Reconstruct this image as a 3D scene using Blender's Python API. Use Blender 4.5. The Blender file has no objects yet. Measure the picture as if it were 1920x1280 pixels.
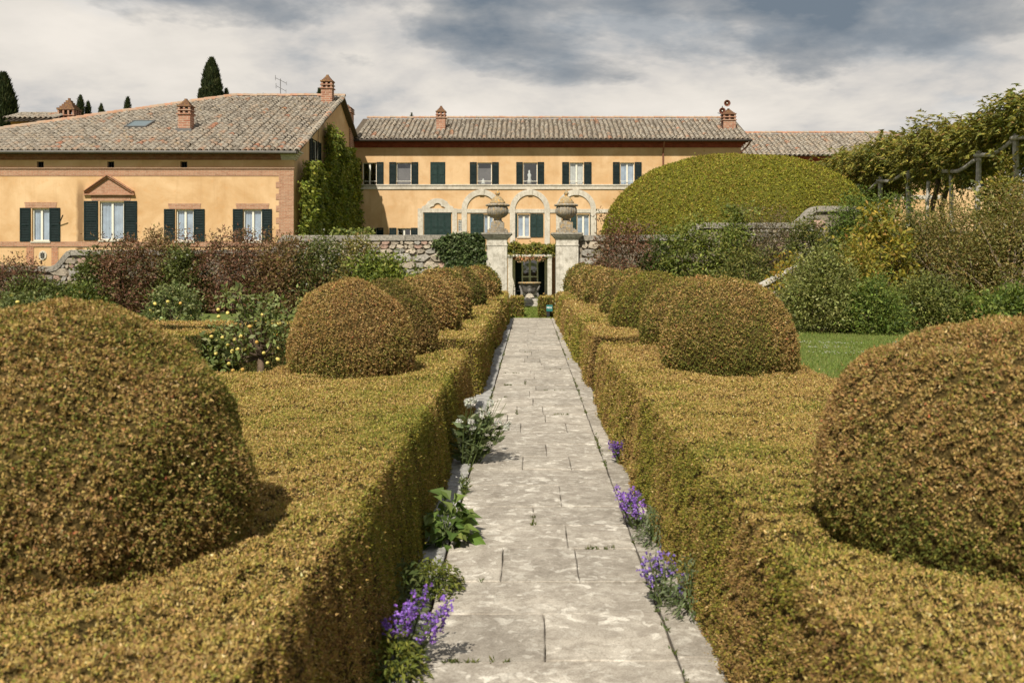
import bpy, math, random
import numpy as np
from mathutils import Vector, Matrix

random.seed(7)
RNG = np.random.default_rng(11)
sc = bpy.context.scene
C = sc.collection
R = math.radians

# ------------------------------------------------------------------ camera
F = 1866.7            # focal length in photo pixels (35 mm on 36 mm sensor, 1920 px)
EYE = 1.8
cam_d = bpy.data.cameras.new("camera")
cam = bpy.data.objects.new("camera", cam_d)
C.objects.link(cam)
cam.location = (0, 0, EYE)
cam.rotation_euler = (R(90), 0, 0)
cam_d.sensor_width = 36
cam_d.lens = 35
cam_d.shift_x = -34 / 1920
cam_d.shift_y = -150 / 1920
cam_d.clip_start = 0.05
cam_d.clip_end = 4000
cam_d.dof.use_dof = True
cam_d.dof.focus_distance = 17
cam_d.dof.aperture_fstop = 4.5
sc.camera = cam

# ------------------------------------------------------------------ sun and sky
SUN = Vector((0.27, 1.0, -1.11)).normalized()      # direction the light travels
sl = bpy.data.lights.new("sun", 'SUN')
sl.energy = 4.9
sl.angle = R(0.55)
sl.color = (1.0, 0.93, 0.80)
so = bpy.data.objects.new("sun", sl)
C.objects.link(so)
so.location = (-8, -30, 40)
so.rotation_euler = SUN.to_track_quat('-Z', 'Y').to_euler()

world = bpy.data.worlds.new("World")
sc.world = world
world.use_nodes = True
wt = world.node_tree
wt.nodes.clear()


def wn(t, **k):
    n = wt.nodes.new(t)
    for a, b in k.items():
        setattr(n, a, b)
    return n


def wl(a, b):
    wt.links.new(a, b)


w_out = wn('ShaderNodeOutputWorld')
w_bg = wn('ShaderNodeBackground')
w_bg.inputs[1].default_value = 0.1
wl(w_bg.outputs[0], w_out.inputs[0])
w_sky = wn('ShaderNodeTexSky', sky_type='NISHITA', sun_disc=False)
w_sky.sun_elevation = R(47)
w_sky.sun_rotation = R(195)
w_tc = wn('ShaderNodeTexCoord')
w_sep = wn('ShaderNodeSeparateXYZ')
wl(w_tc.outputs['Generated'], w_sep.inputs[0])


def wmath(op, a, b=None, clamp=False):
    n = wn('ShaderNodeMath', operation=op, use_clamp=clamp)
    for i, v in enumerate((a, b)):
        if v is None:
            continue
        if isinstance(v, (int, float)):
            n.inputs[i].default_value = v
        else:
            wl(v, n.inputs[i])
    return n.outputs[0]


w_z = wmath('ADD', wmath('MAXIMUM', w_sep.outputs[2], 0.0), 0.22)
w_u = wmath('DIVIDE', w_sep.outputs[0], w_z)
w_v = wmath('DIVIDE', w_sep.outputs[1], w_z)
w_cmb = wn('ShaderNodeCombineXYZ')
wl(w_u, w_cmb.inputs[0])
wl(w_v, w_cmb.inputs[1])


def wnoise(scale, detail, rough, off, dist=0.0, stretch=(1, 1, 1)):
    mp = wn('ShaderNodeMapping')
    mp.inputs['Location'].default_value = off
    mp.inputs['Scale'].default_value = stretch
    wl(w_cmb.outputs[0], mp.inputs[0])
    n = wn('ShaderNodeTexNoise')
    n.inputs['Scale'].default_value = scale
    n.inputs['Detail'].default_value = detail
    n.inputs['Roughness'].default_value = rough
    n.inputs['Distortion'].default_value = dist
    wl(mp.outputs[0], n.inputs['Vector'])
    return n.outputs['Fac']


def wramp(fac, stops):
    r = wn('ShaderNodeValToRGB')
    e = r.color_ramp.elements
    while len(e) < len(stops):
        e.new(0.5)
    for el, (p, c) in zip(e, stops):
        el.position = p
        el.color = c if len(c) == 4 else (*c, 1)
    wl(fac, r.inputs[0])
    return r.outputs[0]


def wmix(fac, a, b):
    m = wn('ShaderNodeMix', data_type='RGBA')
    for s, v in ((m.inputs[0], fac), (m.inputs[6], a), (m.inputs[7], b)):
        if isinstance(v, (int, float)):
            s.default_value = v
        elif isinstance(v, tuple):
            s.default_value = (*v, 1)
        else:
            wl(v, s)
    return m.outputs[2]


# thin white veil over most of the sky, then grey-blue cloud bases
w_cover = wramp(wnoise(1.1, 5, 0.55, (3.1, 1.7, 0)), [(0.24, (0.6,) * 3), (0.42, (1,) * 3)])
w_hi = wramp(w_sep.outputs[2], [(0.05, (0.0,) * 3), (0.25, (1.0,) * 3)])
w_tone = wramp(wmath('ADD', wnoise(1.7, 6, 0.58, (19.397, 8.830, 1.667), 0.15), wmath('MULTIPLY', wmath('SUBTRACT', 0.55, w_hi), 0.13)), [(0.34, (3.4, 3.6, 3.8)), (0.45, (5.5, 5.25, 4.95)), (0.53, (6.5, 6.1, 5.55)), (0.66, (7.3, 6.8, 6.15))])
w_lit = wmix(w_cover, w_sky.outputs[0], w_tone)
w_hi = wramp(w_sep.outputs[2], [(0.05, (0.0,) * 3), (0.25, (1.0,) * 3)])
w_dn = wnoise(1.5, 7, 0.56, (19.809, 11.600, 3.556), 0.1)
w_ds = wmath('ADD', w_dn, wmath('MULTIPLY', wmath('SUBTRACT', w_hi, 0.83), 0.36))
w_dark = wramp(w_ds, [(0.50, (0,) * 3), (0.56, (0.55,) * 3), (0.66, (1,) * 3)])
w_final = wmix(w_dark, w_lit, (1.45, 1.80, 2.2))
wl(w_final, w_bg.inputs[0])

sc.view_settings.view_transform = 'Standard'
sc.view_settings.look = 'None'
sc.view_settings.exposure = 0.28
sc.view_settings.gamma = 1.0
sc.render.engine = 'CYCLES'
sc.cycles.use_denoising = True
sc.cycles.max_bounces = 6
sc.cycles.diffuse_bounces = 3
sc.cycles.transparent_max_bounces = 12
sc.cycles.caustics_reflective = False
sc.cycles.caustics_refractive = False
sc.cycles.sample_clamp_indirect = 4.0
sc.render.film_transparent = False

# ------------------------------------------------------------------ helpers
def px(x, y, Y):
    """photo pixel at depth Y -> world point"""
    return ((x - 994) * Y / F, Y, EYE + (490 - y) * Y / F)


def worg(o):
    v = Vector((0, 0, 0))
    while o is not None:
        v += o.location
        o = o.parent
    return v


def put(o, parent=None):
    C.objects.link(o)
    if parent is not None:
        o.parent = parent
    return o


def tag(o, label=None, cat=None, group=None, kind=None):
    if label:
        o["label"] = label
    if cat:
        o["category"] = cat
    if group:
        o["group"] = group
    if kind:
        o["kind"] = kind
    return o


def thing(name, loc, label, cat, group=None):
    o = bpy.data.objects.new(name, None)
    o.empty_display_size = 0.2
    o.location = loc
    C.objects.link(o)
    return tag(o, label, cat, group)


class MB:
    """collects faces in world coordinates, builds ONE mesh object"""

    def __init__(self):
        self.v, self.f = [], []

    def add(self, vs, fs):
        b = len(self.v)
        self.v += [tuple(p) for p in vs]
        self.f += [tuple(i + b for i in f) for f in fs]
        return self

    def box(self, x0, x1, y0, y1, z0, z1):
        vs = [(x, y, z) for z in (z0, z1) for y in (y0, y1) for x in (x0, x1)]
        return self.add(vs, [(0, 2, 3, 1), (4, 5, 7, 6), (0, 1, 5, 4), (2, 6, 7, 3), (0, 4, 6, 2), (1, 3, 7, 5)])

    def quad(self, a, b, c, d):
        return self.add([a, b, c, d], [(0, 1, 2, 3)])

    def prism_y(self, poly, y0, y1):
        """polygon of (x,z) extruded along y (front at y0, counter-clockwise seen from -y)"""
        n = len(poly)
        vs = [(x, y0, z) for x, z in poly] + [(x, y1, z) for x, z in poly]
        fs = [tuple(range(n)), tuple(range(2 * n - 1, n - 1, -1))]
        fs += [(i, i + n, (i + 1) % n + n, (i + 1) % n) for i in range(n)]
        return self.add(vs, fs)

    def prism_x(self, poly, x0, x1):
        n = len(poly)
        vs = [(x0, y, z) for y, z in poly] + [(x1, y, z) for y, z in poly]
        fs = [tuple(range(n)), tuple(range(2 * n - 1, n - 1, -1))]
        fs += [(i, i + n, (i + 1) % n + n, (i + 1) % n) for i in range(n)]
        return self.add(vs, fs)

    def arch(self, cx, cz, r0, r1, y0, y1, a0=0.0, a1=math.pi, n=18):
        """half ring facing -y"""
        vs, fs = [], []
        for i in range(n + 1):
            a = a0 + (a1 - a0) * i / n
            c, s = math.cos(a), math.sin(a)
            vs += [(cx + r0 * c, y0, cz + r0 * s), (cx + r1 * c, y0, cz + r1 * s),
                   (cx + r0 * c, y1, cz + r0 * s), (cx + r1 * c, y1, cz + r1 * s)]
        for i in range(n):
            a, b = 4 * i, 4 * i + 4
            fs += [(a, b, b + 1, a + 1), (a + 1, b + 1, b + 3, a + 3), (a, a + 2, b + 2, b)]
        fs += [(0, 1, 3, 2), (4 * n, 4 * n + 2, 4 * n + 3, 4 * n + 1)]
        return self.add(vs, fs)

    def lathe(self, cx, cy, prof, n=32, gad=None):
        """profile [(r,z)...] bottom to top; gad(theta,k)->radius factor"""
        vs, fs = [], []
        m = len(prof)
        for k, (r, z) in enumerate(prof):
            for i in range(n):
                t = 2 * math.pi * i / n
                rr = r * (gad(t, k) if gad else 1)
                vs.append((cx + rr * math.cos(t), cy + rr * math.sin(t), z))
        for k in range(m - 1):
            for i in range(n):
                j = (i + 1) % n
                fs.append((k * n + i, k * n + j, (k + 1) * n + j, (k + 1) * n + i))
        fs += [tuple(range(n - 1, -1, -1)), tuple((m - 1) * n + i for i in range(n))]
        return self.add(vs, fs)

    def tube(self, pts, rad, n=6):
        pts = [Vector(p) for p in pts]
        if not isinstance(rad, (list, tuple)):
            rad = [rad] * len(pts)
        vs, fs = [], []
        up0 = Vector((0.13, 0.31, 0.94))
        for i, p in enumerate(pts):
            d = (pts[min(i + 1, len(pts) - 1)] - pts[max(i - 1, 0)])
            d = d.normalized() if d.length > 1e-9 else Vector((0, 0, 1))
            a = d.cross(up0)
            if a.length < 1e-3:
                a = d.cross(Vector((1, 0, 0)))
            a.normalize()
            b = d.cross(a)
            for k in range(n):
                t = 2 * math.pi * k / n
                vs.append(p + a * (rad[i] * math.cos(t)) + b * (rad[i] * math.sin(t)))
        for i in range(len(pts) - 1):
            for k in range(n):
                j = (k + 1) % n
                fs.append((i * n + k, i * n + j, (i + 1) * n + j, (i + 1) * n + k))
        fs += [tuple(range(n - 1, -1, -1)), tuple((len(pts) - 1) * n + k for k in range(n))]
        return self.add(vs, fs)

    def build(self, name, mat, parent=None, smooth=False, bevel=0, origin=None):
        me = bpy.data.meshes.new(name)
        if parent is not None:
            o0 = worg(parent)
        elif origin is not None:
            o0 = Vector(origin)
        else:
            o0 = Vector((0, 0, 0))
        me.from_pydata([(x - o0.x, y - o0.y, z - o0.z) for x, y, z in self.v], [], self.f)
        me.materials.append(mat)
        if smooth:
            me.polygons.foreach_set('use_smooth', [True] * len(me.polygons))
        me.update()
        o = bpy.data.objects.new(name, me)
        put(o, parent)
        if parent is None and origin is not None:
            o.location = origin
        if bevel:
            m = o.modifiers.new('bevel', 'BEVEL')
            m.width = bevel
            m.segments = 2
            m.limit_method = 'ANGLE'
        return o


def quick_mesh(name, V, faces_n, mat, parent=None, cols=None, smooth=False, F_idx=None):
    """numpy mesh: V (n,3) world; every face has faces_n consecutive vertices, or F_idx (m,k)"""
    o0 = np.array(worg(parent)) if parent is not None else np.zeros(3)
    V = np.asarray(V, np.float32) - o0.astype(np.float32)
    me = bpy.data.meshes.new(name)
    me.vertices.add(len(V))
    me.vertices.foreach_set('co', V.ravel())
    if F_idx is None:
        nf, k = len(V) // faces_n, faces_n
        idx = np.arange(nf * k, dtype=np.int32)
    else:
        F_idx = np.asarray(F_idx, np.int32)
        nf, k = F_idx.shape
        idx = F_idx.ravel()
    me.loops.add(nf * k)
    me.loops.foreach_set('vertex_index', idx)
    me.polygons.add(nf)
    me.polygons.foreach_set('loop_start', np.arange(nf, dtype=np.int32) * k)
    if smooth:
        me.polygons.foreach_set('use_smooth', np.ones(nf, bool))
    if cols is not None:
        at = me.attributes.new('col', 'FLOAT_COLOR', 'FACE')
        c4 = np.ones((nf, 4), np.float32)
        c4[:, :3] = cols
        at.data.foreach_set('color', c4.ravel())
    me.materials.append(mat)
    me.update(calc_edges=True)
    o = bpy.data.objects.new(name, me)
    return put(o, parent)


def noise3(P, scale=1.0, seed=0, octaves=2):
    """cheap smooth noise in about -1..1"""
    rg = np.random.default_rng(seed)
    P = np.asarray(P, np.float64) * scale
    out = np.zeros(len(P))
    amp, tot = 1.0, 0.0
    for o in range(octaves):
        for _ in range(5):
            k = rg.normal(size=3)
            k /= np.linalg.norm(k)
            k *= rg.uniform(0.7, 1.7) * 2.0 ** o
            out += amp * np.sin(P @ k + rg.uniform(0, 6.28))
        tot += amp * 2.2
        amp *= 0.55
    return np.clip(out / tot, -1, 1)


def unit(a):
    return a / np.maximum(np.linalg.norm(a, axis=1, keepdims=True), 1e-9)


def leaf_quads(P, D, N, L, W, fold=0.12):
    """rhombic folded leaves: (n*4,3)"""
    D = unit(D)
    S = unit(np.cross(N, D))
    N = np.cross(D, S)
    L = np.asarray(L)[:, None]
    W = np.asarray(W)[:, None]
    mid = P + D * L * 0.45
    lift = N * W * fold
    out = np.empty((len(P), 4, 3))
    out[:, 0] = P
    out[:, 1] = mid + S * W * 0.5 + lift
    out[:, 2] = P + D * L
    out[:, 3] = mid - S * W * 0.5 + lift
    return out.reshape(-1, 3)


def leaf_tris(P, D, N, L, W):
    """cheap far leaves: one triangle each (n*3,3)"""
    D = unit(D)
    S = unit(np.cross(N, D))
    L = np.asarray(L)[:, None]
    W = np.asarray(W)[:, None]
    out = np.empty((len(P), 3, 3))
    out[:, 0] = P - S * W * 0.55
    out[:, 1] = P + S * W * 0.55
    out[:, 2] = P + D * L
    return out.reshape(-1, 3)


def pal_cols(n, pal, patch=None, jit=0.18, rg=RNG):
    """pal: list of (weight, rgb, patch_bias)"""
    w = np.array([p[0] for p in pal], float)
    cols = np.array([p[1] for p in pal], float)
    W = np.tile(w, (n, 1))
    if patch is not None:
        bias = np.array([p[2] if len(p) > 2 else 0.0 for p in pal])
        W = W * np.exp(np.outer(patch, bias))
    cum = np.cumsum(W, axis=1)
    r = rg.random(n) * cum[:, -1]
    k = (cum < r[:, None]).sum(axis=1).clip(0, len(pal) - 1)
    c = cols[k] * np.exp(rg.normal(0, jit, (n, 1)))
    c *= np.exp(rg.normal(0, 0.05, (n, 3)))
    return np.clip(c, 0.004, 0.8)


def tri_of(V, Fq):
    Fq = np.asarray(Fq)
    if Fq.shape[1] == 3:
        return Fq
    return np.concatenate([Fq[:, [0, 1, 2]], Fq[:, [0, 2, 3]]])


def scatter(V, Fq, dens_fn, rg=RNG):
    T = tri_of(V, Fq)
    a, b, c = V[T[:, 0]], V[T[:, 1]], V[T[:, 2]]
    cr = np.cross(b - a, c - a)
    ar = np.linalg.norm(cr, axis=1) * 0.5
    nn = cr / np.maximum(ar[:, None] * 2, 1e-12)
    cen = (a + b + c) / 3
    m = ar * dens_fn(cen, nn)
    cnt = rg.poisson(m)
    idx = np.repeat(np.arange(len(T)), cnt)
    u, v = rg.random(len(idx)), rg.random(len(idx))
    fl = u + v > 1
    u[fl], v[fl] = 1 - u[fl], 1 - v[fl]
    P = a[idx] + (b - a)[idx] * u[:, None] + (c - a)[idx] * v[:, None]
    return P, nn[idx]


# ------------------------------------------------------------------ materials
def new_mat(name):
    m = bpy.data.materials.new(name)
    m.use_nodes = True
    nt = m.node_tree
    b = nt.nodes['Principled BSDF']
    return m, nt, b


class NT:
    def __init__(self, nt):
        self.nt = nt

    def n(self, t, **k):
        x = self.nt.nodes.new(t)
        for a, b in k.items():
            setattr(x, a, b)
        return x

    def l(self, a, b):
        self.nt.links.new(a, b)

    def coord(self, scale=(1, 1, 1), kind='Object', loc=(0, 0, 0)):
        t = self.n('ShaderNodeTexCoord')
        m = self.n('ShaderNodeMapping')
        m.inputs['Scale'].default_value = scale
        m.inputs['Location'].default_value = loc
        self.l(t.outputs[kind], m.inputs[0])
        return m.outputs[0]

    def world(self, scale=(1, 1, 1), loc=(0, 0, 0)):
        g = self.n('ShaderNodeNewGeometry')
        m = self.n('ShaderNodeMapping')
        m.inputs['Scale'].default_value = scale
        m.inputs['Location'].default_value = loc
        self.l(g.outputs['Position'], m.inputs[0])
        return m.outputs[0]

    def noise(self, vec, scale=5, detail=4, rough=0.55, dist=0):
        x = self.n('ShaderNodeTexNoise')
        x.inputs['Scale'].default_value = scale
        x.inputs['Detail'].default_value = detail
        x.inputs['Roughness'].default_value = rough
        x.inputs['Distortion'].default_value = dist
        self.l(vec, x.inputs['Vector'])
        return x.outputs['Fac']

    def voro(self, vec, scale=5, feature='F1', out='Distance'):
        x = self.n('ShaderNodeTexVoronoi', feature=feature)
        x.inputs['Scale'].default_value = scale
        self.l(vec, x.inputs['Vector'])
        return x.outputs[out]

    def ramp(self, fac, stops, interp='LINEAR'):
        r = self.n('ShaderNodeValToRGB')
        r.color_ramp.interpolation = interp
        e = r.color_ramp.elements
        while len(e) < len(stops):
            e.new(0.5)
        for el, (p, c) in zip(e, stops):
            el.position = p
            el.color = (c, c, c, 1) if isinstance(c, (int, float)) else (*c, 1)
        self.l(fac, r.inputs[0])
        return r.outputs[0]

    def mix(self, fac, a, b, mode='MIX'):
        m = self.n('ShaderNodeMix', data_type='RGBA', blend_type=mode)
        for s, v in ((m.inputs[0], fac), (m.inputs[6], a), (m.inputs[7], b)):
            if isinstance(v, (int, float)):
                s.default_value = v if s.type == 'VALUE' else (v, v, v, 1)
            elif isinstance(v, tuple):
                s.default_value = (*v, 1)
            else:
                self.l(v, s)
        return m.outputs[2]

    def math(self, op, a, b=0.0, clamp=False):
        m = self.n('ShaderNodeMath', operation=op, use_clamp=clamp)
        for s, v in zip(m.inputs, (a, b)):
            if isinstance(v, (int, float)):
                s.default_value = v
            else:
                self.l(v, s)
        return m.outputs[0]

    def bump(self, h, b, strength=0.4, dist=0.01):
        x = self.n('ShaderNodeBump')
        x.inputs['Strength'].default_value = strength
        x.inputs['Distance'].default_value = dist
        self.l(h, x.inputs['Height'])
        self.l(x.outputs[0], b.inputs['Normal'])


def leaf_material(name, rough=0.5, trans=0.28, spec=0.35, warm=(1.25, 1.15, 0.5)):
    m, nt, b = new_mat(name)
    t = NT(nt)
    at = t.n('ShaderNodeAttribute', attribute_name='col')
    t.l(at.outputs['Color'], b.inputs['Base Color'])
    b.inputs['Roughness'].default_value = rough
    b.inputs['Specular IOR Level'].default_value = spec
    tr = t.n('ShaderNodeBsdfTranslucent')
    t.l(t.mix(1.0, at.outputs['Color'], warm, 'MULTIPLY'), tr.inputs['Color'])
    mx = t.n('ShaderNodeMixShader')
    mx.inputs[0].default_value = trans
    t.l(b.outputs[0], mx.inputs[1])
    t.l(tr.outputs[0], mx.inputs[2])
    t.l(mx.outputs[0], nt.nodes['Material Output'].inputs[0])
    return m


def plain(name, col, rough=0.6, spec=0.3, metal=0.0, var=0.12, scale=6.0, bump=0.0):
    m, nt, b = new_mat(name)
    t = NT(nt)
    f = t.noise(t.world(), scale, 5, 0.6)
    c0 = tuple(x * (1 - var) for x in col)
    c1 = tuple(min(1, x * (1 + var)) for x in col)
    t.l(t.ramp(f, [(0.3, c0), (0.7, c1)]), b.inputs['Base Color'])
    b.inputs['Roughness'].default_value = rough
    b.inputs['Specular IOR Level'].default_value = spec
    b.inputs['Metallic'].default_value = metal
    if bump:
        t.bump(t.noise(t.world(), scale * 6, 4), b, 0.5, bump)
    return m


M = {}
M['leaf'] = leaf_material('clipped_leaf', 0.7, 0.24, 0.12)
M['leaf_gloss'] = leaf_material('glossy_leaf', 0.5, 0.25, 0.2, (1.1, 1.2, 0.5))
M['leaf_soft'] = leaf_material('soft_leaf', 0.6, 0.33, 0.25, (1.2, 1.2, 0.5))
M['petal'] = leaf_material('petal', 0.6, 0.35, 0.2, (1, 1, 1))
M['bark'] = plain('bark', (0.12, 0.085, 0.06), 0.9, 0.1, 0, 0.4, 14, 0.01)
M['twig_pale'] = plain('pale_twig', (0.30, 0.23, 0.17), 0.9, 0.1, 0, 0.3, 14)
M['twig_red'] = plain('reddish_twig', (0.16, 0.085, 0.06), 0.9, 0.1, 0, 0.3, 14)


def hedge_core_mat(name, c0, c1):
    m, nt, b = new_mat(name)
    t = NT(nt)
    f = t.noise(t.world(), 85, 6, 0.75)
    t.l(t.ramp(f, [(0.38, c0), (0.60, c1)]), b.inputs['Base Color'])
    b.inputs['Roughness'].default_value = 0.95
    b.inputs['Specular IOR Level'].default_value = 0.05
    t.bump(t.noise(t.world(), 55, 4, 0.7), b, 1.0, 0.03)
    return m


M['core'] = hedge_core_mat('hedge_inside', (0.032, 0.023, 0.009), (0.145, 0.103, 0.036))
M['core_green'] = hedge_core_mat('hedge_inside_green', (0.035, 0.038, 0.010), (0.16, 0.155, 0.025))
M['core_dark'] = hedge_core_mat('cypress_inside', (0.008, 0.012, 0.006), (0.025, 0.032, 0.014))


def stone_mat(name, base, lichen=(0.62, 0.58, 0.48), dark=(0.13, 0.11, 0.085), scale=1.0, lich=0.5, rust=None, objrand=0.0, streak=0.0, spots=0.0):
    m, nt, b = new_mat(name)
    t = NT(nt)
    w = t.world()
    big = t.noise(w, 1.6 * scale, 5, 0.6, 0.3)
    c = t.mix(t.ramp(big, [(0.3, 0), (0.7, 1)]), tuple(x * 0.78 for x in base), tuple(min(1, x * 1.15) for x in base))
    mid = t.noise(w, 9 * scale, 6, 0.68, 0.4)
    c = t.mix(t.ramp(mid, [(0.44, 0), (0.66, 0.75)]), c, dark)
    sp = t.noise(w, 13 * scale, 3, 0.5, 0.8)
    c = t.mix(t.ramp(sp, [(0.57, 0.0), (0.66, lich)]), c, lichen)
    if spots:
        s2 = t.noise(t.world((1, 1, 1), (9, 4, 2)), 10.5, 2, 0.4, 0.5)
        c = t.mix(t.ramp(s2, [(0.61, 0.0), (0.65, spots)]), c, tuple(min(0.8, x * 1.12) for x in lichen))
        s3 = t.noise(t.world((1, 1, 1), (2, 14, 5)), 3.6, 7, 0.78, 0.2)
        c = t.mix(t.ramp(s3, [(0.42, 0.0), (0.70, 0.8)]), c, tuple(x * 1.05 for x in dark))
    fine = t.noise(w, 90 * scale, 4, 0.75)
    c = t.mix(t.ramp(fine, [(0.36, 0.55), (0.52, 0.0)]), c, tuple(x * 0.6 for x in dark))
    if rust:
        ru = t.noise(t.world((1, 1, 1), (4, 7, 1)), 5 * scale, 4, 0.6)
        c = t.mix(t.ramp(ru, [(0.52, 0), (0.62, 0.85)]), c, rust)
    if streak:
        st = t.noise(t.world((7, 7, 0.5)), 1.0, 5, 0.6)
        c = t.mix(t.ramp(st, [(0.50, 0), (0.72, streak)]), c, tuple(x * 0.7 for x in dark))
    if objrand:
        oi = t.n('ShaderNodeObjectInfo')
        v = t.ramp(oi.outputs['Random'], [(0.0, 1 - objrand), (1.0, 1 + objrand)])
        c = t.mix(1.0, c, v, 'MULTIPLY')
    t.l(c, b.inputs['Base Color'])
    b.inputs['Roughness'].default_value = 0.9
    b.inputs['Specular IOR Level'].default_value = 0.2
    h = t.math('ADD', t.math('MULTIPLY', mid, 0.7), t.math('MULTIPLY', fine, 0.45))
    t.bump(h, b, 0.65, 0.012)
    return m


M['paving'] = stone_mat('travertine_paving', (0.48, 0.435, 0.37), (0.66, 0.62, 0.545), (0.22, 0.19, 0.155), 1.15, 0.6, None, 0.15, 0, 0.75)
M['paving_edge'] = stone_mat('border_stone', (0.40, 0.39, 0.37), (0.58, 0.56, 0.52), (0.14, 0.13, 0.12), 1.3, 0.5, None, 0.08)
M['stone_white'] = stone_mat('pale_stone', (0.62, 0.58, 0.51), (0.70, 0.66, 0.58), (0.28, 0.25, 0.20), 0.8, 0.3, None, 0, 0.45)
M['stone_trim'] = stone_mat('trim_stone', (0.62, 0.57, 0.485), (0.71, 0.66, 0.57), (0.42, 0.365, 0.285), 0.6, 0.25, None, 0, 0.4)
M['coping'] = stone_mat('coping_stone', (0.34, 0.31, 0.26), (0.46, 0.42, 0.36), (0.08, 0.075, 0.065), 1.6, 0.5, None, 0.12)
M['urn'] = stone_mat('weathered_urn_stone', (0.36, 0.32, 0.26), (0.55, 0.50, 0.42), (0.085, 0.075, 0.06), 2.2, 0.55, (0.40, 0.27, 0.12), 0, 0.6)
M['urn_lid'] = stone_mat('urn_lid_lichen', (0.40, 0.31, 0.18), (0.52, 0.44, 0.32), (0.12, 0.10, 0.07), 2.4, 0.4, (0.55, 0.30, 0.07))
M['fountain'] = stone_mat('fountain_stone', (0.20, 0.185, 0.165), (0.46, 0.43, 0.38), (0.05, 0.048, 0.045), 2.2, 0.45)
M['rubble'] = stone_mat('rubble_stone', (0.46, 0.39, 0.30), (0.60, 0.55, 0.46), (0.14, 0.12, 0.09), 2.0, 0.4, None, 0.22)
M['rubble_pink'] = stone_mat('pink_rubble_stone', (0.46, 0.31, 0.24), (0.55, 0.43, 0.35), (0.15, 0.10, 0.08), 2.0, 0.35, None, 0.18)
M['rubble_grey'] = stone_mat('grey_rubble_stone', (0.42, 0.39, 0.34), (0.60, 0.57, 0.51), (0.11, 0.10, 0.085), 2.0, 0.5, None, 0.2)
M['mortar'] = stone_mat('mortar', (0.31, 0.265, 0.205), (0.42, 0.37, 0.30), (0.09, 0.075, 0.055), 2.5, 0.3)


def stucco(name, base, stain=0.45, mark=None):
    m, nt, b = new_mat(name)
    t = NT(nt)
    w = t.world()
    n1 = t.noise(w, 0.55, 6, 0.62, 0.6)
    n2 = t.noise(w, 3.2, 5, 0.65, 0.3)
    c = t.mix(t.ramp(n1, [(0.32, 0), (0.68, 1)]), tuple(x * y for x, y in zip(base, (0.82, 0.77, 0.72))), tuple(x * y for x, y in zip(base, (1.10, 1.16, 1.30))))
    c = t.mix(t.ramp(n2, [(0.55, 0), (0.72, stain)]), c, tuple(x * y for x, y in zip(base, (0.92, 0.76, 0.6))))
    st = t.noise(t.world((2.6, 2.6, 0.16)), 1.0, 5, 0.65)
    c = t.mix(t.ramp(st, [(0.53, 0), (0.75, stain)]), c, tuple(x * y for x, y in zip(base, (0.70, 0.64, 0.6))))
    if mark:        # damp stain with its own shape: (x centre, half width, z bottom, z top)
        sx_ = t.n('ShaderNodeSeparateXYZ')
        t.l(w, sx_.inputs[0])
        wob = t.math('MULTIPLY', t.math('SUBTRACT', t.noise(w, 2.2, 5, 0.6), 0.5), 0.22)
        dx_ = t.math('ABSOLUTE', t.math('ADD', t.math('SUBTRACT', sx_.outputs[0], mark[0]), wob))
        fx_ = t.ramp(t.math('DIVIDE', dx_, mark[1] * 2), [(0.25, 1.0), (0.65, 0.0)])
        dz_ = t.math('DIVIDE', t.math('SUBTRACT', sx_.outputs[2], mark[2]), mark[3] - mark[2])
        fz_ = t.ramp(t.math('ADD', dz_, t.math('MULTIPLY', wob, 0.6)), [(0.0, 1.0), (0.75, 0.85), (1.0, 0.0)])
        c = t.mix(t.math('MULTIPLY', t.math('MULTIPLY', fx_, fz_), 1.0, True), c, tuple(x * y for x, y in zip(base, (0.36, 0.33, 0.33))))
    t.l(c, b.inputs['Base Color'])
    b.inputs['Roughness'].default_value = 0.93
    b.inputs['Specular IOR Level'].default_value = 0.12
    t.bump(t.noise(w, 14, 5, 0.6), b, 0.35, 0.02)
    return m


M['stucco'] = stucco('ochre_stucco', (0.60, 0.395, 0.205))
M['stucco_left'] = stucco('ochre_stucco_wing', (0.60, 0.395, 0.205), 0.45, ((151 - 994) * 50.4 / F, 0.19, 2.6, 6.0))
M['stucco_side'] = stucco('ochre_stucco_side', (0.50, 0.27, 0.075))
M['red_paint'] = plain('red_cornice_paint', (0.25, 0.065, 0.035), 0.8, 0.15, 0, 0.25, 3)


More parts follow.
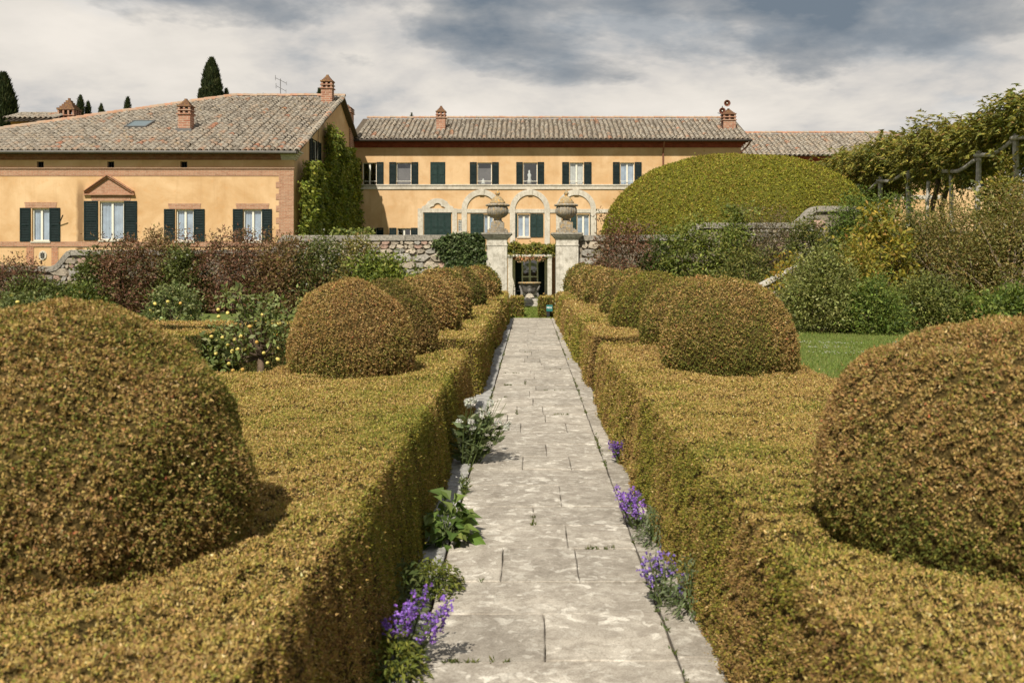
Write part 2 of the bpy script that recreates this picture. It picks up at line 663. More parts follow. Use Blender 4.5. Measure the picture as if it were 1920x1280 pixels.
def brick_mat(name, c1, c2, mortar, sx=1.0, worn=0.3):
    m, nt, b = new_mat(name)
    t = NT(nt)
    g = t.n('ShaderNodeNewGeometry')
    s = t.n('ShaderNodeSeparateXYZ')
    t.l(g.outputs['Position'], s.inputs[0])
    cb = t.n('ShaderNodeCombineXYZ')
    t.l(t.math('ADD', s.outputs[0], s.outputs[1]), cb.inputs[0])
    t.l(s.outputs[2], cb.inputs[1])
    bt = t.n('ShaderNodeTexBrick')
    bt.inputs['Scale'].default_value = 1.0
    bt.inputs['Brick Width'].default_value = 0.27 * sx
    bt.inputs['Row Height'].default_value = 0.075 * sx
    bt.inputs['Mortar Size'].default_value = 0.009 * sx
    bt.inputs['Mortar Smooth'].default_value = 0.3
    bt.inputs['Color1'].default_value = (*c1, 1)
    bt.inputs['Color2'].default_value = (*c2, 1)
    bt.inputs['Mortar'].default_value = (*mortar, 1)
    t.l(cb.outputs[0], bt.inputs['Vector'])
    f = t.noise(t.world(), 3.2, 6, 0.7)
    c = t.mix(t.ramp(f, [(0.45, 0), (0.72, worn)]), bt.outputs['Color'], (0.40, 0.31, 0.22))
    f2 = t.noise(t.world((1, 1, 1), (5, 2, 8)), 6, 5, 0.7)
    c = t.mix(t.ramp(f2, [(0.52, 0), (0.75, 0.5)]), c, tuple(x * 0.4 for x in c1))
    t.l(c, b.inputs['Base Color'])
    b.inputs['Roughness'].default_value = 0.92
    b.inputs['Specular IOR Level'].default_value = 0.12
    h = t.math('SUBTRACT', t.math('MULTIPLY', t.noise(t.world(), 40, 4), 0.5), bt.outputs['Fac'])
    t.bump(h, b, 0.6, 0.012)
    return m


M['brick'] = brick_mat('old_brick', (0.36, 0.15, 0.085), (0.45, 0.21, 0.12), (0.42, 0.31, 0.22))
M['brick_pale'] = brick_mat('pale_brick', (0.34, 0.165, 0.10), (0.43, 0.23, 0.145), (0.44, 0.34, 0.245))
M['brick_dark'] = brick_mat('dark_cornice_brick', (0.22, 0.085, 0.05), (0.30, 0.13, 0.075), (0.22, 0.14, 0.09))
M['brick_chimney'] = brick_mat('chimney_brick', (0.27, 0.105, 0.065), (0.38, 0.18, 0.115), (0.46, 0.38, 0.29), 1.7, 0.55)
M['shutter'] = plain('dark_green_shutter_paint', (0.010, 0.019, 0.019), 0.65, 0.12, 0, 0.25, 5)
M['shutter_lit'] = plain('sunlit_shutter_paint', (0.021, 0.041, 0.037), 0.65, 0.12, 0, 0.25, 5)  # sunlight on the louvres put into a lighter copy of the shutter colour
M['white_paint'] = plain('white_window_paint', (0.70, 0.67, 0.58), 0.5, 0.35, 0, 0.06, 6)
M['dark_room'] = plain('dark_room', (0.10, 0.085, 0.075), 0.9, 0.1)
M['curtain'] = plain('white_curtain', (0.55, 0.55, 0.53), 0.9, 0.1, 0, 0.15, 3)
M['curtain_sky'] = plain('sky_tinted_curtain', (0.36, 0.43, 0.53), 0.9, 0.1, 0, 0.25, 2.2)  # sky reflection of the panes put into the curtain's blue tint
M['curtain_grey'] = plain('grey_blind', (0.14, 0.13, 0.13), 0.9, 0.1, 0, 0.15, 3)
M['iron'] = plain('dark_iron', (0.03, 0.03, 0.03), 0.6, 0.4, 0.4)
M['gutter'] = plain('dark_gutter', (0.05, 0.038, 0.032), 0.55, 0.4, 0.3)
M['gutter_grey'] = plain('grey_gutter', (0.16, 0.15, 0.14), 0.5, 0.4, 0.5)
M['copper_pipe'] = plain('copper_pipe', (0.20, 0.085, 0.05), 0.55, 0.4, 0.3)
M['steel'] = plain('aerial_metal', (0.22, 0.22, 0.23), 0.5, 0.4, 0.6)
M['horn'] = plain('brown_horn_paint', (0.16, 0.06, 0.035), 0.45, 0.5, 0.2)
M['wood_grey'] = plain('weathered_wood', (0.42, 0.395, 0.35), 0.9, 0.1, 0, 0.35, 5, 0.01)
M['soil'] = plain('soil', (0.075, 0.055, 0.038), 0.95, 0.05, 0, 0.4, 9, 0.02)
M['sign_green'] = plain('teal_sign_paint', (0.02, 0.16, 0.15), 0.5, 0.4)
M['white'] = plain('white_lettering', (0.8, 0.8, 0.78), 0.6, 0.2, 0, 0.03)
M['lemon'] = plain('lemon_skin', (0.62, 0.50, 0.14), 0.5, 0.35, 0, 0.15, 40)
M['orange'] = plain('orange_lemon_skin', (0.60, 0.36, 0.09), 0.5, 0.45, 0, 0.15, 40)
M['flashing'] = plain('lead_flashing', (0.13, 0.125, 0.12), 0.6, 0.4, 0.3)


def glass_mat():
    m, nt, b = new_mat('window_glass')
    t = NT(nt)
    nt.nodes.remove(b)
    tr = t.n('ShaderNodeBsdfTransparent')
    tr.inputs[0].default_value = (0.96, 0.98, 0.98, 1)
    gl = t.n('ShaderNodeBsdfGlossy')
    gl.inputs['Roughness'].default_value = 0.03
    fr = t.n('ShaderNodeLayerWeight')
    fr.inputs[0].default_value = 0.5
    nz = t.noise(t.world(), 1.1, 2)
    bp = t.n('ShaderNodeBump')
    bp.inputs['Strength'].default_value = 0.12
    bp.inputs['Distance'].default_value = 0.05
    t.l(nz, bp.inputs['Height'])
    t.l(bp.outputs[0], gl.inputs['Normal'])
    mx = t.n('ShaderNodeMixShader')
    t.l(t.math('ADD', t.math('MULTIPLY', t.math('POWER', fr.outputs['Facing'], 4.0), 0.7), 0.16, True), mx.inputs[0])
    t.l(tr.outputs[0], mx.inputs[1])
    t.l(gl.outputs[0], mx.inputs[2])
    t.l(mx.outputs[0], nt.nodes['Material Output'].inputs[0])
    return m


M['glass'] = glass_mat()

TILE_RAMP = [(0.0, (0.206, 0.176, 0.141)), (0.18, (0.284, 0.245, 0.202)), (0.45, (0.353, 0.314, 0.260)), (0.70, (0.318, 0.262, 0.202)),
             (0.88, (0.378, 0.292, 0.220)), (0.95, (0.344, 0.215, 0.145)), (1.0, (0.361, 0.163, 0.101))]


def tile_mat(name, single):
    m, nt, b = new_mat(name)
    t = NT(nt)
    if single:
        oi = t.n('ShaderNodeObjectInfo')
        c = t.ramp(oi.outputs['Random'], TILE_RAMP)
    else:
        c = t.n('ShaderNodeAttribute', attribute_name='col').outputs['Color']
    f = t.noise(t.world(), 5.5, 6, 0.7)
    c = t.mix(t.ramp(f, [(0.48, 0), (0.68, 0.5)]), c, (0.17, 0.15, 0.12))
    f2 = t.noise(t.world((1, 1, 1), (3, 9, 4)), 8, 4, 0.6)
    c = t.mix(t.ramp(f2, [(0.56, 0), (0.66, 0.6)]), c, (0.40, 0.37, 0.31))
    f3 = t.noise(t.world((1, 1, 1), (13, 2, 1)), 2.2, 4, 0.6)
    c = t.mix(t.ramp(f3, [(0.62, 0), (0.72, 0.45)]), c, (0.42, 0.27, 0.07))
    t.l(c, b.inputs['Base Color'])
    b.inputs['Roughness'].default_value = 0.93
    b.inputs['Specular IOR Level'].default_value = 0.15
    t.bump(f, b, 0.5, 0.02)
    return m


M['tile'] = tile_mat('roof_tile', False)
M['tile_one'] = tile_mat('roof_tile_single', True)
M['tile_bed'] = plain('roof_bed', (0.10, 0.08, 0.06), 0.95, 0.1, 0, 0.3, 8)


def ramp_eval(x, stops=TILE_RAMP):
    p = np.array([s[0] for s in stops])
    c = np.array([s[1] for s in stops])
    return np.stack([np.interp(x, p, c[:, i]) for i in range(3)], 1)


def ground_mat():
    m, nt, b = new_mat('garden_ground')
    t = NT(nt)
    f = t.noise(t.world(), 0.6, 6, 0.6)
    f2 = t.noise(t.world(), 18, 5, 0.7)
    c = t.mix(t.ramp(f, [(0.35, 0), (0.65, 1)]), (0.125, 0.165, 0.040), (0.165, 0.19, 0.055))
    c = t.mix(t.ramp(f2, [(0.4, 0), (0.7, 0.7)]), c, (0.075, 0.105, 0.028))
    t.l(c, b.inputs['Base Color'])
    b.inputs['Roughness'].default_value = 0.95
    b.inputs['Specular IOR Level'].default_value = 0.1
    t.bump(f2, b, 0.8, 0.03)
    return m


M['ground'] = ground_mat()

# ================================================================== SETTING
def structure(o, label, kind='structure'):
    o["kind"] = kind
    o["label"] = label
    return o


g = MB()
xs = [-1800, -60, 60, 1800]
ys = [-200, 0, 40.8, 43.5, 120, 2500]
zz = {-200: 0, 0: 0, 40.8: 0, 43.5: -0.6, 120: -0.6, 2500: -0.6}
for i in range(3):
    for j in range(5):
        a, b_, c, d = xs[i], xs[i + 1], ys[j], ys[j + 1]
        g.quad((a, c, zz[c]), (b_, c, zz[c]), (b_, d, zz[d]), (a, d, zz[d]))
structure(g.build('ground', M['ground']), 'garden ground around the villa')

t_ = MB()
t_.prism_y([(14.6, -0.7), (60, -0.7), (60, 2.8), (14.6, 2.8)], 27.0, 71.6)
structure(t_.build('terrace', M['ground']), 'raised earth terrace under the pergola')

# ---- path: bed of soil with every paving stone on it
pb = MB()
pb.quad((-0.72, 0.4, 0.004), (0.89, 0.4, 0.004), (0.89, 30.9, 0.004), (-0.72, 30.9, 0.004))
path = structure(pb.build('path', M['soil']), 'straight stone paved garden path running to the gate')


def slab_mesh(w, d, h, seed):
    """worn paving stone with uneven edges, origin in the middle of the top"""
    rg = random.Random(seed)
    b = 0.006
    vs = []
    ring = []
    n = 5
    for (ax, ay, bx, by) in ((-1, -1, 1, -1), (1, -1, 1, 1), (1, 1, -1, 1), (-1, 1, -1, -1)):
        for k in range(n):
            t = k / n
            x = (ax + (bx - ax) * t) * w / 2
            y = (ay + (by - ay) * t) * d / 2
            ring.append((x + rg.uniform(-1, 1) * 0.0035, y + rg.uniform(-1, 1) * 0.0045))
    m = len(ring)
    for (x, y) in ring:
        s = 1 - b / max(abs(x), abs(y), 0.05)
        vs.append((x - math.copysign(b, x) * (abs(x) > w / 2 - 0.02), y - math.copysign(b, y) * (abs(y) > d / 2 - 0.02), 0))
    for (x, y) in ring:
        vs.append((x, y, -b * 0.8))
    for (x, y) in ring:
        vs.append((x, y, -h))
    fs = [tuple(range(m))]
    for i in range(m):
        j = (i + 1) % m
        fs += [(i + m, j + m, j, i), (i + 2 * m, j + 2 * m, j + m, i + m)]
    me = bpy.data.meshes.new('paving_stone')
    me.from_pydata(vs, [], fs)
    return me


prg = random.Random(5)
JOINTS = []
XL, XR = -0.50, 0.65
y = 2.0
row = 0
while y < 30.5:
    d = prg.uniform(0.50, 0.78)
    if y + d > 30.5:
        d = 30.5 - y
    nsp = prg.choice((0, 1, 1, 1, 2))
    cuts = [XL] + sorted(XL + (XR - XL) * ((k + 1) / (nsp + 1) + prg.uniform(-0.14, 0.14)) for k in range(nsp)) + [XR]
    for a, b_ in zip(cuts[:-1], cuts[1:]):
        gap = prg.uniform(0.002, 0.006)
        me = slab_mesh(b_ - a - gap, d - prg.uniform(0.002, 0.011), 0.06, prg.random())
        me.materials.append(M['paving'])
        o = bpy.data.objects.new('paving_stone', me)
        o.location = ((a + b_) / 2, y + d / 2, 0.035 + prg.uniform(-0.005, 0.005))
        o.rotation_euler = (prg.uniform(-1, 1) * 0.007, prg.uniform(-1, 1) * 0.007, 0)
        JOINTS.append((b_, y, d))
        JOINTS.append((a, y, -(b_ - a)))
        put(o, path)
    y += d
for side in (-1, 1):
    y = 1.9
    while y < 30.4:
        d = prg.uniform(0.8, 1.5)
        x0, x1 = (-0.72, -0.512) if side < 0 else (0.655, 0.86)
        me = slab_mesh(x1 - x0 - 0.006, d - 0.008, 0.06, prg.random())
        me.materials.append(M['paving_edge'] if side < 0 else M['paving'])
        o = bpy.data.objects.new('border_stone', me)
        o.location = ((x0 + x1) / 2, y + d / 2, 0.034 + prg.uniform(-0.004, 0.003))
        put(o, path)
        y += d
# two threshold stones across the far end
for (x0, x1) in ((-0.55, -0.05), (-0.04, 0.62)):
    me = slab_mesh(x1 - x0, 0.34, 0.06, prg.random())
    me.materials.append(M['paving'])
    o = bpy.data.objects.new('paving_stone', me)
    o.location = ((x0 + x1) / 2, 30.70, 0.045)
    put(o, path)

# ---- weeds in the joints
P = np.stack([RNG.choice([-0.505, 0.656], 420) + RNG.normal(0, 0.006, 420), RNG.uniform(3.5, 26, 420), np.full(420, 0.03)], 1)
keep = noise3(P, 1.3, 3) > 0.05
P = P[keep]
extra = []
for (jx, jy, jd) in JOINTS:        # moss and weeds in some of the cross joints
    if prg.random() < 0.84 or jy > 20:
        continue
    for _ in range(prg.randint(2, 9)):
        t_0 = prg.random() * 0.5
        if jd > 0:
            extra.append((jx + prg.gauss(0, 0.003), jy + jd * t_0, 0.028))
        else:
            extra.append((jx - jd * (t_0 + 0.2), jy + prg.gauss(0, 0.003), 0.028))
P = np.concatenate([P, np.array(extra)])
k = 10
PP = np.repeat(P, k, 0) + RNG.normal(0, 0.006, (len(P) * k, 3)) * (1, 2, 0)
D = RNG.normal(0, 0.7, PP.shape) + (0, 0, 0.9)
V = leaf_quads(PP, D, RNG.normal(size=PP.shape), RNG.uniform(0.012, 0.035, len(PP)), RNG.uniform(0.005, 0.010, len(PP)))
o = quick_mesh('joint_weeds', V, 4, M['leaf_soft'], None, pal_cols(len(PP), [(1, (0.07, 0.10, 0.02)), (1, (0.12, 0.13, 0.03))]))
tag(o, 'tiny green weeds growing in the joints of the stone path', 'weeds', kind='stuff')

# ---- lawn
lw = MB()
lw.quad((2.4, 6.5, 0.005), (14.0, 6.5, 0.005), (14.0, 24.5, 0.005), (2.4, 24.5, 0.005))
lawn = structure(lw.build('lawn', M['ground']), 'mown lawn between the right hedge and the shrubs')
n = 90000
Yd = RNG.uniform(8.0, 26.0, n) ** 1.0
P = np.stack([RNG.uniform(0, 1, n), Yd, np.full(n, 0.004)], 1)
P[:, 0] = 2.95 + P[:, 0] ** 1.25 * 9.0
farx = RNG.random(n) < 0.18
P[farx, 0] = -2.6 - RNG.random(farx.sum()) * 9.0
farx &= (P[:, 1] < 9.9) | ((P[:, 1] > 14.8) & (P[:, 1] < 16.0))
P[farx, 1] += 6.5
D = RNG.normal(0, 0.45, (n, 3)) + (0, 0, 1)
gp = noise3(P, 1.2, 8)
V = leaf_tris(P, D, RNG.normal(size=(n, 3)), RNG.uniform(0.035, 0.075, n), RNG.uniform(0.010, 0.018, n))
grass = quick_mesh('lawn_grass', V, 3, M['leaf_soft'], None,
                   pal_cols(n, [(1, (0.13, 0.185, 0.035), 0.6), (1, (0.18, 0.225, 0.05), 0), (0.6, (0.24, 0.25, 0.075), -0.8)], gp))
tag(grass, 'short green grass blades of the lawn by the right hedge', 'grass', kind='stuff')
n = 9000
P = np.stack([RNG.uniform(-1.4, 1.6, n), RNG.uniform(31.0, 39.0, n), np.full(n, 0.002)], 1)
V = leaf_quads(P, RNG.normal(0, 0.45, (n, 3)) + (0, 0, 1), RNG.normal(size=(n, 3)), RNG.uniform(0.04, 0.09, n), RNG.uniform(0.02, 0.03, n), 0)
tag(quick_mesh('gate_grass', V, 4, M['leaf_soft'], None, pal_cols(n, [(1, (0.16, 0.21, 0.04)), (1, (0.22, 0.26, 0.06))])),
    'short grass between the path end and the gate', 'grass', kind='stuff')
# daisies on the lawn in loose drifts
cs = [(5.9, 21.4), (6.6, 21.2), (8.0, 21.3), (6.0, 20.2), (7.1, 17.9), (7.5, 18.0), (6.2, 16.9), (6.5, 16.6), (5.8, 19.0), (8.3, 19.7)]
P = np.concatenate([np.stack([RNG.normal(cx, 0.26, 26), RNG.normal(cy, 0.16, 26), np.full(26, 0.07)], 1) for cx, cy in cs])
P = np.repeat(P, 6, 0)
a = np.tile(np.arange(6) * math.pi / 3, len(P) // 6)
D = np.stack([np.cos(a), np.sin(a), np.full(len(a), 0.25)], 1)
V = leaf_quads(P, D, np.tile((0, 0, 1.0), (len(P), 1)), np.full(len(P), 0.022), np.full(len(P), 0.014), 0)
tag(quick_mesh('lawn_daisies', V, 4, M['petal'], None, np.tile((0.75, 0.74, 0.70), (len(P), 1))),
    'small white daisies scattered over the lawn', 'daisies', kind='stuff')

# ================================================================== BUILDINGS
def wall_holes(mb, x0, x1, z0, z1, y, depth, holes):
    """wall facing -y at y with rectangular openings (hx0,hx1,hz0,hz1) and reveals"""
    X = sorted(set([x0, x1] + [h[0] for h in holes] + [h[1] for h in holes]))
    Z = sorted(set([z0, z1] + [h[2] for h in holes] + [h[3] for h in holes]))
    X = [v for v in X if x0 <= v <= x1]
    Z = [v for v in Z if z0 <= v <= z1]
    for i in range(len(X) - 1):
        for j in range(len(Z) - 1):
            cx, cz = (X[i] + X[i + 1]) / 2, (Z[j] + Z[j + 1]) / 2
            if any(h[0] < cx < h[1] and h[2] < cz < h[3] for h in holes):
                continue
            mb.quad((X[i], y, Z[j]), (X[i + 1], y, Z[j]), (X[i + 1], y, Z[j + 1]), (X[i], y, Z[j + 1]))
    for (a, b, c, d) in holes:
        c = max(c, z0)
        y2 = y + depth
        mb.quad((a, y, c), (a, y2, c), (a, y2, d), (a, y, d))
        mb.quad((b, y, c), (b, y, d), (b, y2, d), (b, y2, c))
        mb.quad((a, y, d), (a, y2, d), (b, y2, d), (b, y, d))
        mb.quad((a, y, c), (b, y, c), (b, y2, c), (a, y2, c))


SH_CACHE = {}


def shutter(parent, x0, x1, z0, z1, y, mat=None, leaves=1):
    """louvred shutter standing flat on the wall, front towards -y"""
    mat = mat or M['shutter']
    key = (round(x1 - x0, 2), round(z1 - z0, 2), mat.name)
    w, h = key[0], key[1]
    if key not in SH_CACHE:
        m = MB()
        s = min(0.075, w * 0.16)
        t = 0.045
        m.box(0, s, 0, t, 0, h)
        m.box(w - s, w, 0, t, 0, h)
        m.box(s, w - s, 0.002, t - 0.002, 0, 0.09)
        m.box(s, w - s, 0.002, t - 0.002, h - 0.09, h)
        m.box(s, w - s, 0.002, t - 0.002, h * 0.47, h * 0.47 + 0.07)
        z = 0.09
        pitch = 0.085
        while z + pitch < h - 0.06:
            if True:
                m.quad((s, 0.006, z), (w - s, 0.006, z), (w - s, t - 0.008, z + pitch * 1.05), (s, t - 0.008, z + pitch * 1.05))
                m.quad((s, 0.006, z), (s, 0.006, z + 0.014), (w - s, 0.006, z + 0.014), (w - s, 0.006, z))
            z += pitch
        me = bpy.data.meshes.new('shutter')
        me.from_pydata(m.v, [], m.f)
        me.materials.append(mat)
        SH_CACHE[key] = me
    o = bpy.data.objects.new('shutter', SH_CACHE[key])
    o.location = Vector((x0, y, z0)) - worg(parent)
    return put(o, parent)


def window(house, x0, x1, z0, z1, y, shut=None, curtain=None, mull=True, recess=0.14, frame=0.055, sill=True,
           smat=None, bar=True, case=0.05):
    """x0..x1,z0..z1 = opening. shut = list of (xa,xb) shutters on the wall"""
    m = MB()
    yf = y + recess
    # casing flush in the opening
    m.box(x0, x0 + case, yf - 0.02, yf + 0.05, z0, z1)
    m.box(x1 - case, x1, yf - 0.02, yf + 0.05, z0, z1)
    m.box(x0 + case, x1 - case, yf - 0.018, yf + 0.05, z1 - case, z1)
    m.box(x0 + case, x1 - case, yf - 0.018, yf + 0.05, z0, z0 + case)
    if mull:
        cx = (x0 + x1) / 2
        m.box(cx - frame, cx + frame, yf - 0.012, yf + 0.045, z0 + case, z1 - case)
    w = m.build('window', M['white_paint'], house)
    xa, xb, za, zb = x0 + case, x1 - case, z0 + case, z1 - case
    spans = [(xa, xb)] if not mull else [(xa, (x0 + x1) / 2 - frame), ((x0 + x1) / 2 + frame, xb)]
    for a, b in spans:
        p = MB()
        p.quad((a, yf + 0.03, za), (b, yf + 0.03, za), (b, yf + 0.03, zb), (a, yf + 0.03, zb))
        p.build('pane', M['glass'], w)
    if curtain:
        c = MB()
        nf = 14
        if curtain == 'grey':
            c.quad((xa, yf + 0.16, za + (zb - za) * 0.0), (xb, yf + 0.16, za), (xb, yf + 0.16, zb - (zb - za) * 0.22), (xa, yf + 0.16, zb - (zb - za) * 0.22))
            c.build('blind', M['curtain_grey'], w)
        else:
            cm = {'white': M['curtain'], 'blue': M['curtain_sky']}[curtain]
            for k in range(nf):
                u0, u1 = k / nf, (k + 1) / nf
                f0, f1 = 0.075 + 0.025 * math.sin(u0 * 40), 0.075 + 0.025 * math.sin(u1 * 40)
                c.quad((xa + (xb - xa) * u0, yf + f0, za), (xa + (xb - xa) * u1, yf + f1, za),
                       (xa + (xb - xa) * u1, yf + f1, zb), (xa + (xb - xa) * u0, yf + f0, zb))
            c.build('curtain', cm, w)
    if bar:
        b_ = MB()
        zz_ = z0 + (z1 - z0) * 0.16
        b_.box(x0, x1, y + 0.015, y + 0.045, zz_, zz_ + 0.035)
        b_.build('guard_bar', M['white_paint'], w)
    if sill:
        s = MB()
        s.box(x0 - 0.06, x1 + 0.06, y - 0.07, y + recess, z0 - 0.09, z0 - 0.002)
        s.build('sill', M['stone_trim'], w)
    for (a, b) in (shut or []):
        shutter(w, a, b, z0 - 0.02, z1 + 0.03, y - 0.06, smat)
    return w


def chimney(parent, cx, cy, z0, z1, w, d=None, lattice=1, tall_cap=0.5, mat=None):
    """brick shaft, open lattice of bricks, stepped tile cap"""
    d = d or w
    mat = mat or M['brick_chimney']
    h = z1 - z0
    zc = z1 - tall_cap * 1.75
    m = MB()
    m.box(cx - w / 2, cx + w / 2, cy - d / 2, cy + d / 2, z0, zc)
    ch = m.build('chimney', mat, parent)
    c = MB()
    z = zc
    e = 0.07
    lat = tall_cap * 0.42
    for k in range(2):
        ex = e - k * 0.02
        c.box(cx - w / 2 - ex, cx + w / 2 + ex, cy - d / 2 - ex, cy + d / 2 + ex, z, z + 0.06)
        z += 0.06
        npil = 4 if w > 0.9 else 3
        pw = 0.11
        for i in range(npil):
            for j in range(npil):
                if 0 < i < npil - 1 and 0 < j < npil - 1:
                    continue
                x = cx - w / 2 + pw / 2 + (w - pw) * i / (npil - 1)
                yy = cy - d / 2 + pw / 2 + (d - pw) * j / (npil - 1)
                c.box(x - pw / 2, x + pw / 2, yy - pw / 2, yy + pw / 2, z, z + lat - 0.06)
        z += lat - 0.06
    c.build('chimney_lattice', mat, ch)
    t = MB()
    steps = 5
    rem = z1 - z
    for k in range(steps):
        f = 1 - (k / steps) ** 0.8 * 0.84
        ww, dd = (w / 2 + 0.05) * f, (d / 2 + 0.05) * f
        t.box(cx - ww, cx + ww, cy - dd, cy + dd, z + rem * k / steps * 0.8, z + rem * (k + 1) / steps * 0.8 + 0.001 * k)
    t.box(cx - 0.07, cx + 0.07, cy - 0.07, cy + 0.07, z + rem * 0.8, z1)
    t.build('chimney_cap', M['chimney_cap'], ch)
    return ch


M['chimney_cap'] = stone_mat('chimney_cap_tile', (0.21, 0.11, 0.07), (0.34, 0.29, 0.22), (0.08, 0.05, 0.036), 2.5, 0.4, (0.30, 0.17, 0.05))


def tile_mesh_local(seed=0, k_=1.0):
    """half-round cover tile, runs up +y from 0, nose at y=0, radius tapering; built around origin"""
    rg = random.Random(seed)
    L, r0, r1, t = 0.46 * k_, 0.115 * k_ * rg.uniform(0.95, 1.06), 0.088 * k_, 0.02 * k_
    n = 6
    vs, fs = [], []
    for (yy, r, dz) in ((0, r0, 0.012), (L, r1, 0)):
        for k in range(n + 1):
            a = math.pi * k / n
            vs.append((r * math.cos(a), yy, r * 0.92 * math.sin(a) + dz))
    for k in range(n):
        fs.append((k + 1, k, n + 1 + k, n + 2 + k))
    b = len(vs)
    for k in range(n + 1):
        a = math.pi * k / n
        vs.append(((r0 - t) * math.cos(a), 0, (r0 - t) * 0.9 * math.sin(a) + 0.012))
    for k in range(n):
        fs.append((k, k + 1, b + k + 1, b + k))
    return vs, fs


def tiled_roof(roof, xa, xb, ye, ze, yr, zr, pitch=0.29, rowp=0.36, clip=None, singles=0, inframe=None, seed=1):
    """cover tiles over a slope that rises from eave (ye,ze) to ridge (yr,zr). clip(x,s)->bool keeps a tile"""
    rg = np.random.default_rng(seed)
    sl = math.hypot(yr - ye, zr - ze)
    ang = math.atan2(zr - ze, yr - ye)
    ncol = int((xb - xa) / pitch)
    nrow = int(sl / rowp)
    kt = pitch / 0.285
    vs0, fs0 = tile_mesh_local(seed, kt)
    V0 = np.array(vs0)
    F0 = np.array(fs0)
    items = []
    for i in range(ncol + 1):
        x = xa + (i + 0.5) * pitch
        if x > xb:
            break
        wob = rg.normal(0, 0.012)
        colv = rg.normal(0, 0.05)
        for j in range(nrow):
            s = j * rowp - 0.06
            xx = x + wob + rg.normal(0, 0.010) + 0.02 * math.sin(j * 0.7 + i)
            if clip and not clip(xx, s / sl):
                continue
            items.append((xx, s, rg.normal(0, 0.035), rg.normal(0, 0.04), colv, rg.random(), i, j))
    ca, sa = math.cos(ang), math.sin(ang)
    col_noise = noise3(np.array([[it[0], it[1] * 1.3, 0] for it in items]), 0.55, seed + 4)
    red_col = rg.random(ncol + 2)
    noise1 = lambda q_: math.sin(q_) * math.sin(q_ * 0.37 + 1.3)
    order = list(range(len(items)))
    single_ids = set()
    if singles:
        cand = [q for q in order if inframe is None or inframe(items[q][0])]
        cand.sort(key=lambda q: (items[q][7], items[q][6]))
        single_ids = set(cand[:singles])
        protos = []
        for k in range(4):
            v, f = tile_mesh_local(100 + k, kt)
            me = bpy.data.meshes.new('tile')
            me.from_pydata(v, [], f)
            me.polygons.foreach_set('use_smooth', [True] * len(me.polygons))
            me.materials.append(M['tile_one'])
            protos.append(me)
    o0 = worg(roof)
    VV, CC = [], []
    for q in order:
        xx, s, rz, rx, colv, rnd, i, j = items[q]
        py, pz = ye + s * ca, ze + s * sa + 0.015
        # lower end lifted over the tile below
        tilt = ang - 0.045 + rx * 0.4
        if q in single_ids:
            o = bpy.data.objects.new('tile', protos[(i * 7 + j * 3) % 4])
            o.location = Vector((xx, py - 0.02 * sa, pz + 0.03)) - o0
            o.rotation_euler = (tilt, 0, rz)
            put(o, roof)
            continue
        cz, sz = math.cos(rz), math.sin(rz)
        ct, st_ = math.cos(tilt), math.sin(tilt)
        A = V0.copy()
        y1 = A[:, 1] * ct - A[:, 2] * st_
        z1 = A[:, 1] * st_ + A[:, 2] * ct
        x2 = A[:, 0] * cz - y1 * sz
        y2 = A[:, 0] * sz + y1 * cz
        VV.append(np.stack([x2 + xx, y2 + py - 0.02 * sa, z1 + pz + 0.03], 1))
        v = np.clip(rnd * 0.82 + 0.10 * col_noise[q] + colv, 0, 1)
        if rnd > 0.993 or (red_col[i] > 0.82 and noise1(j * 0.55 + i * 3.1) > 0.45 and rnd > 0.25):
            v = 0.93 + 0.07 * rg.random()
        CC.append(v)
    if VV:
        nv = len(V0)
        idx = np.concatenate([F0 + nv * k for k in range(len(VV))])
        cols = np.repeat(ramp_eval(np.array(CC)), len(F0), 0)
        cols *= np.exp(np.random.default_rng(seed).normal(0, 0.06, (len(cols), 1)))
        o = quick_mesh('roof_tiles', np.concatenate(VV), 4, M['tile'], roof, cols, True, idx)
        o["kind"] = "stuff"


def cap_row(roof, p0, p1, r=0.15, step=0.34, seed=3, mat='ridge_tile'):
    """ridge tiles laid end to end, each a part"""
    p0, p1 = Vector(p0), Vector(p1)
    d = p1 - p0
    n = max(1, int(d.length / step))
    rg = random.Random(seed)
    nn = 6
    vs, fs = [], []
    for (t, rr) in ((0, r), (1, r * 0.84)):
        for k in range(nn + 1):
            a = math.pi * k / nn
            vs.append((t * step * 1.12, rr * math.cos(a), rr * math.sin(a)))
    for k in range(nn):
        fs.append((k, k + 1, nn + 2 + k, nn + 1 + k))
    fs.append(tuple(range(nn, -1, -1)))
    me = bpy.data.meshes.new('ridge_tile')
    me.from_pydata(vs, [], fs)
    me.polygons.foreach_set('use_smooth', [True] * len(me.polygons))
    me.materials.append(M[mat])
    yaw = math.atan2(d.y, d.x)
    pit = -math.atan2(d.z, math.hypot(d.x, d.y))
    o0 = worg(roof)
    for k in range(n):
        o = bpy.data.objects.new('ridge_tile', me)
        o.location = p0 + d * (k / n) - o0 + Vector((0, 0, rg.uniform(-0.015, 0.015)))
        o.rotation_euler = (0, pit + rg.uniform(-0.02, 0.02), yaw + rg.uniform(-0.03, 0.03))
        put(o, roof)


def ridge_mat():
    m, nt, b = new_mat('ridge_tile')
    t = NT(nt)
    oi = t.n('ShaderNodeObjectInfo')
    c = t.ramp(oi.outputs['Random'], [(0.0, (0.36, 0.19, 0.11)), (0.35, (0.40, 0.26, 0.17)), (0.7, (0.33, 0.25, 0.18)), (1.0, (0.42, 0.20, 0.12))])
    f = t.noise(t.world(), 6, 5, 0.7)
    c = t.mix(t.ramp(f, [(0.48, 0), (0.68, 0.6)]), c, (0.22, 0.19, 0.15))
    t.l(c, b.inputs['Base Color'])
    b.inputs['Roughness'].default_value = 0.9
    return m


M['ridge_tile'] = ridge_mat()

# ---------------------------------------------------------------- main villa (long block behind the gate)
YM = 68.0
s = YM / F


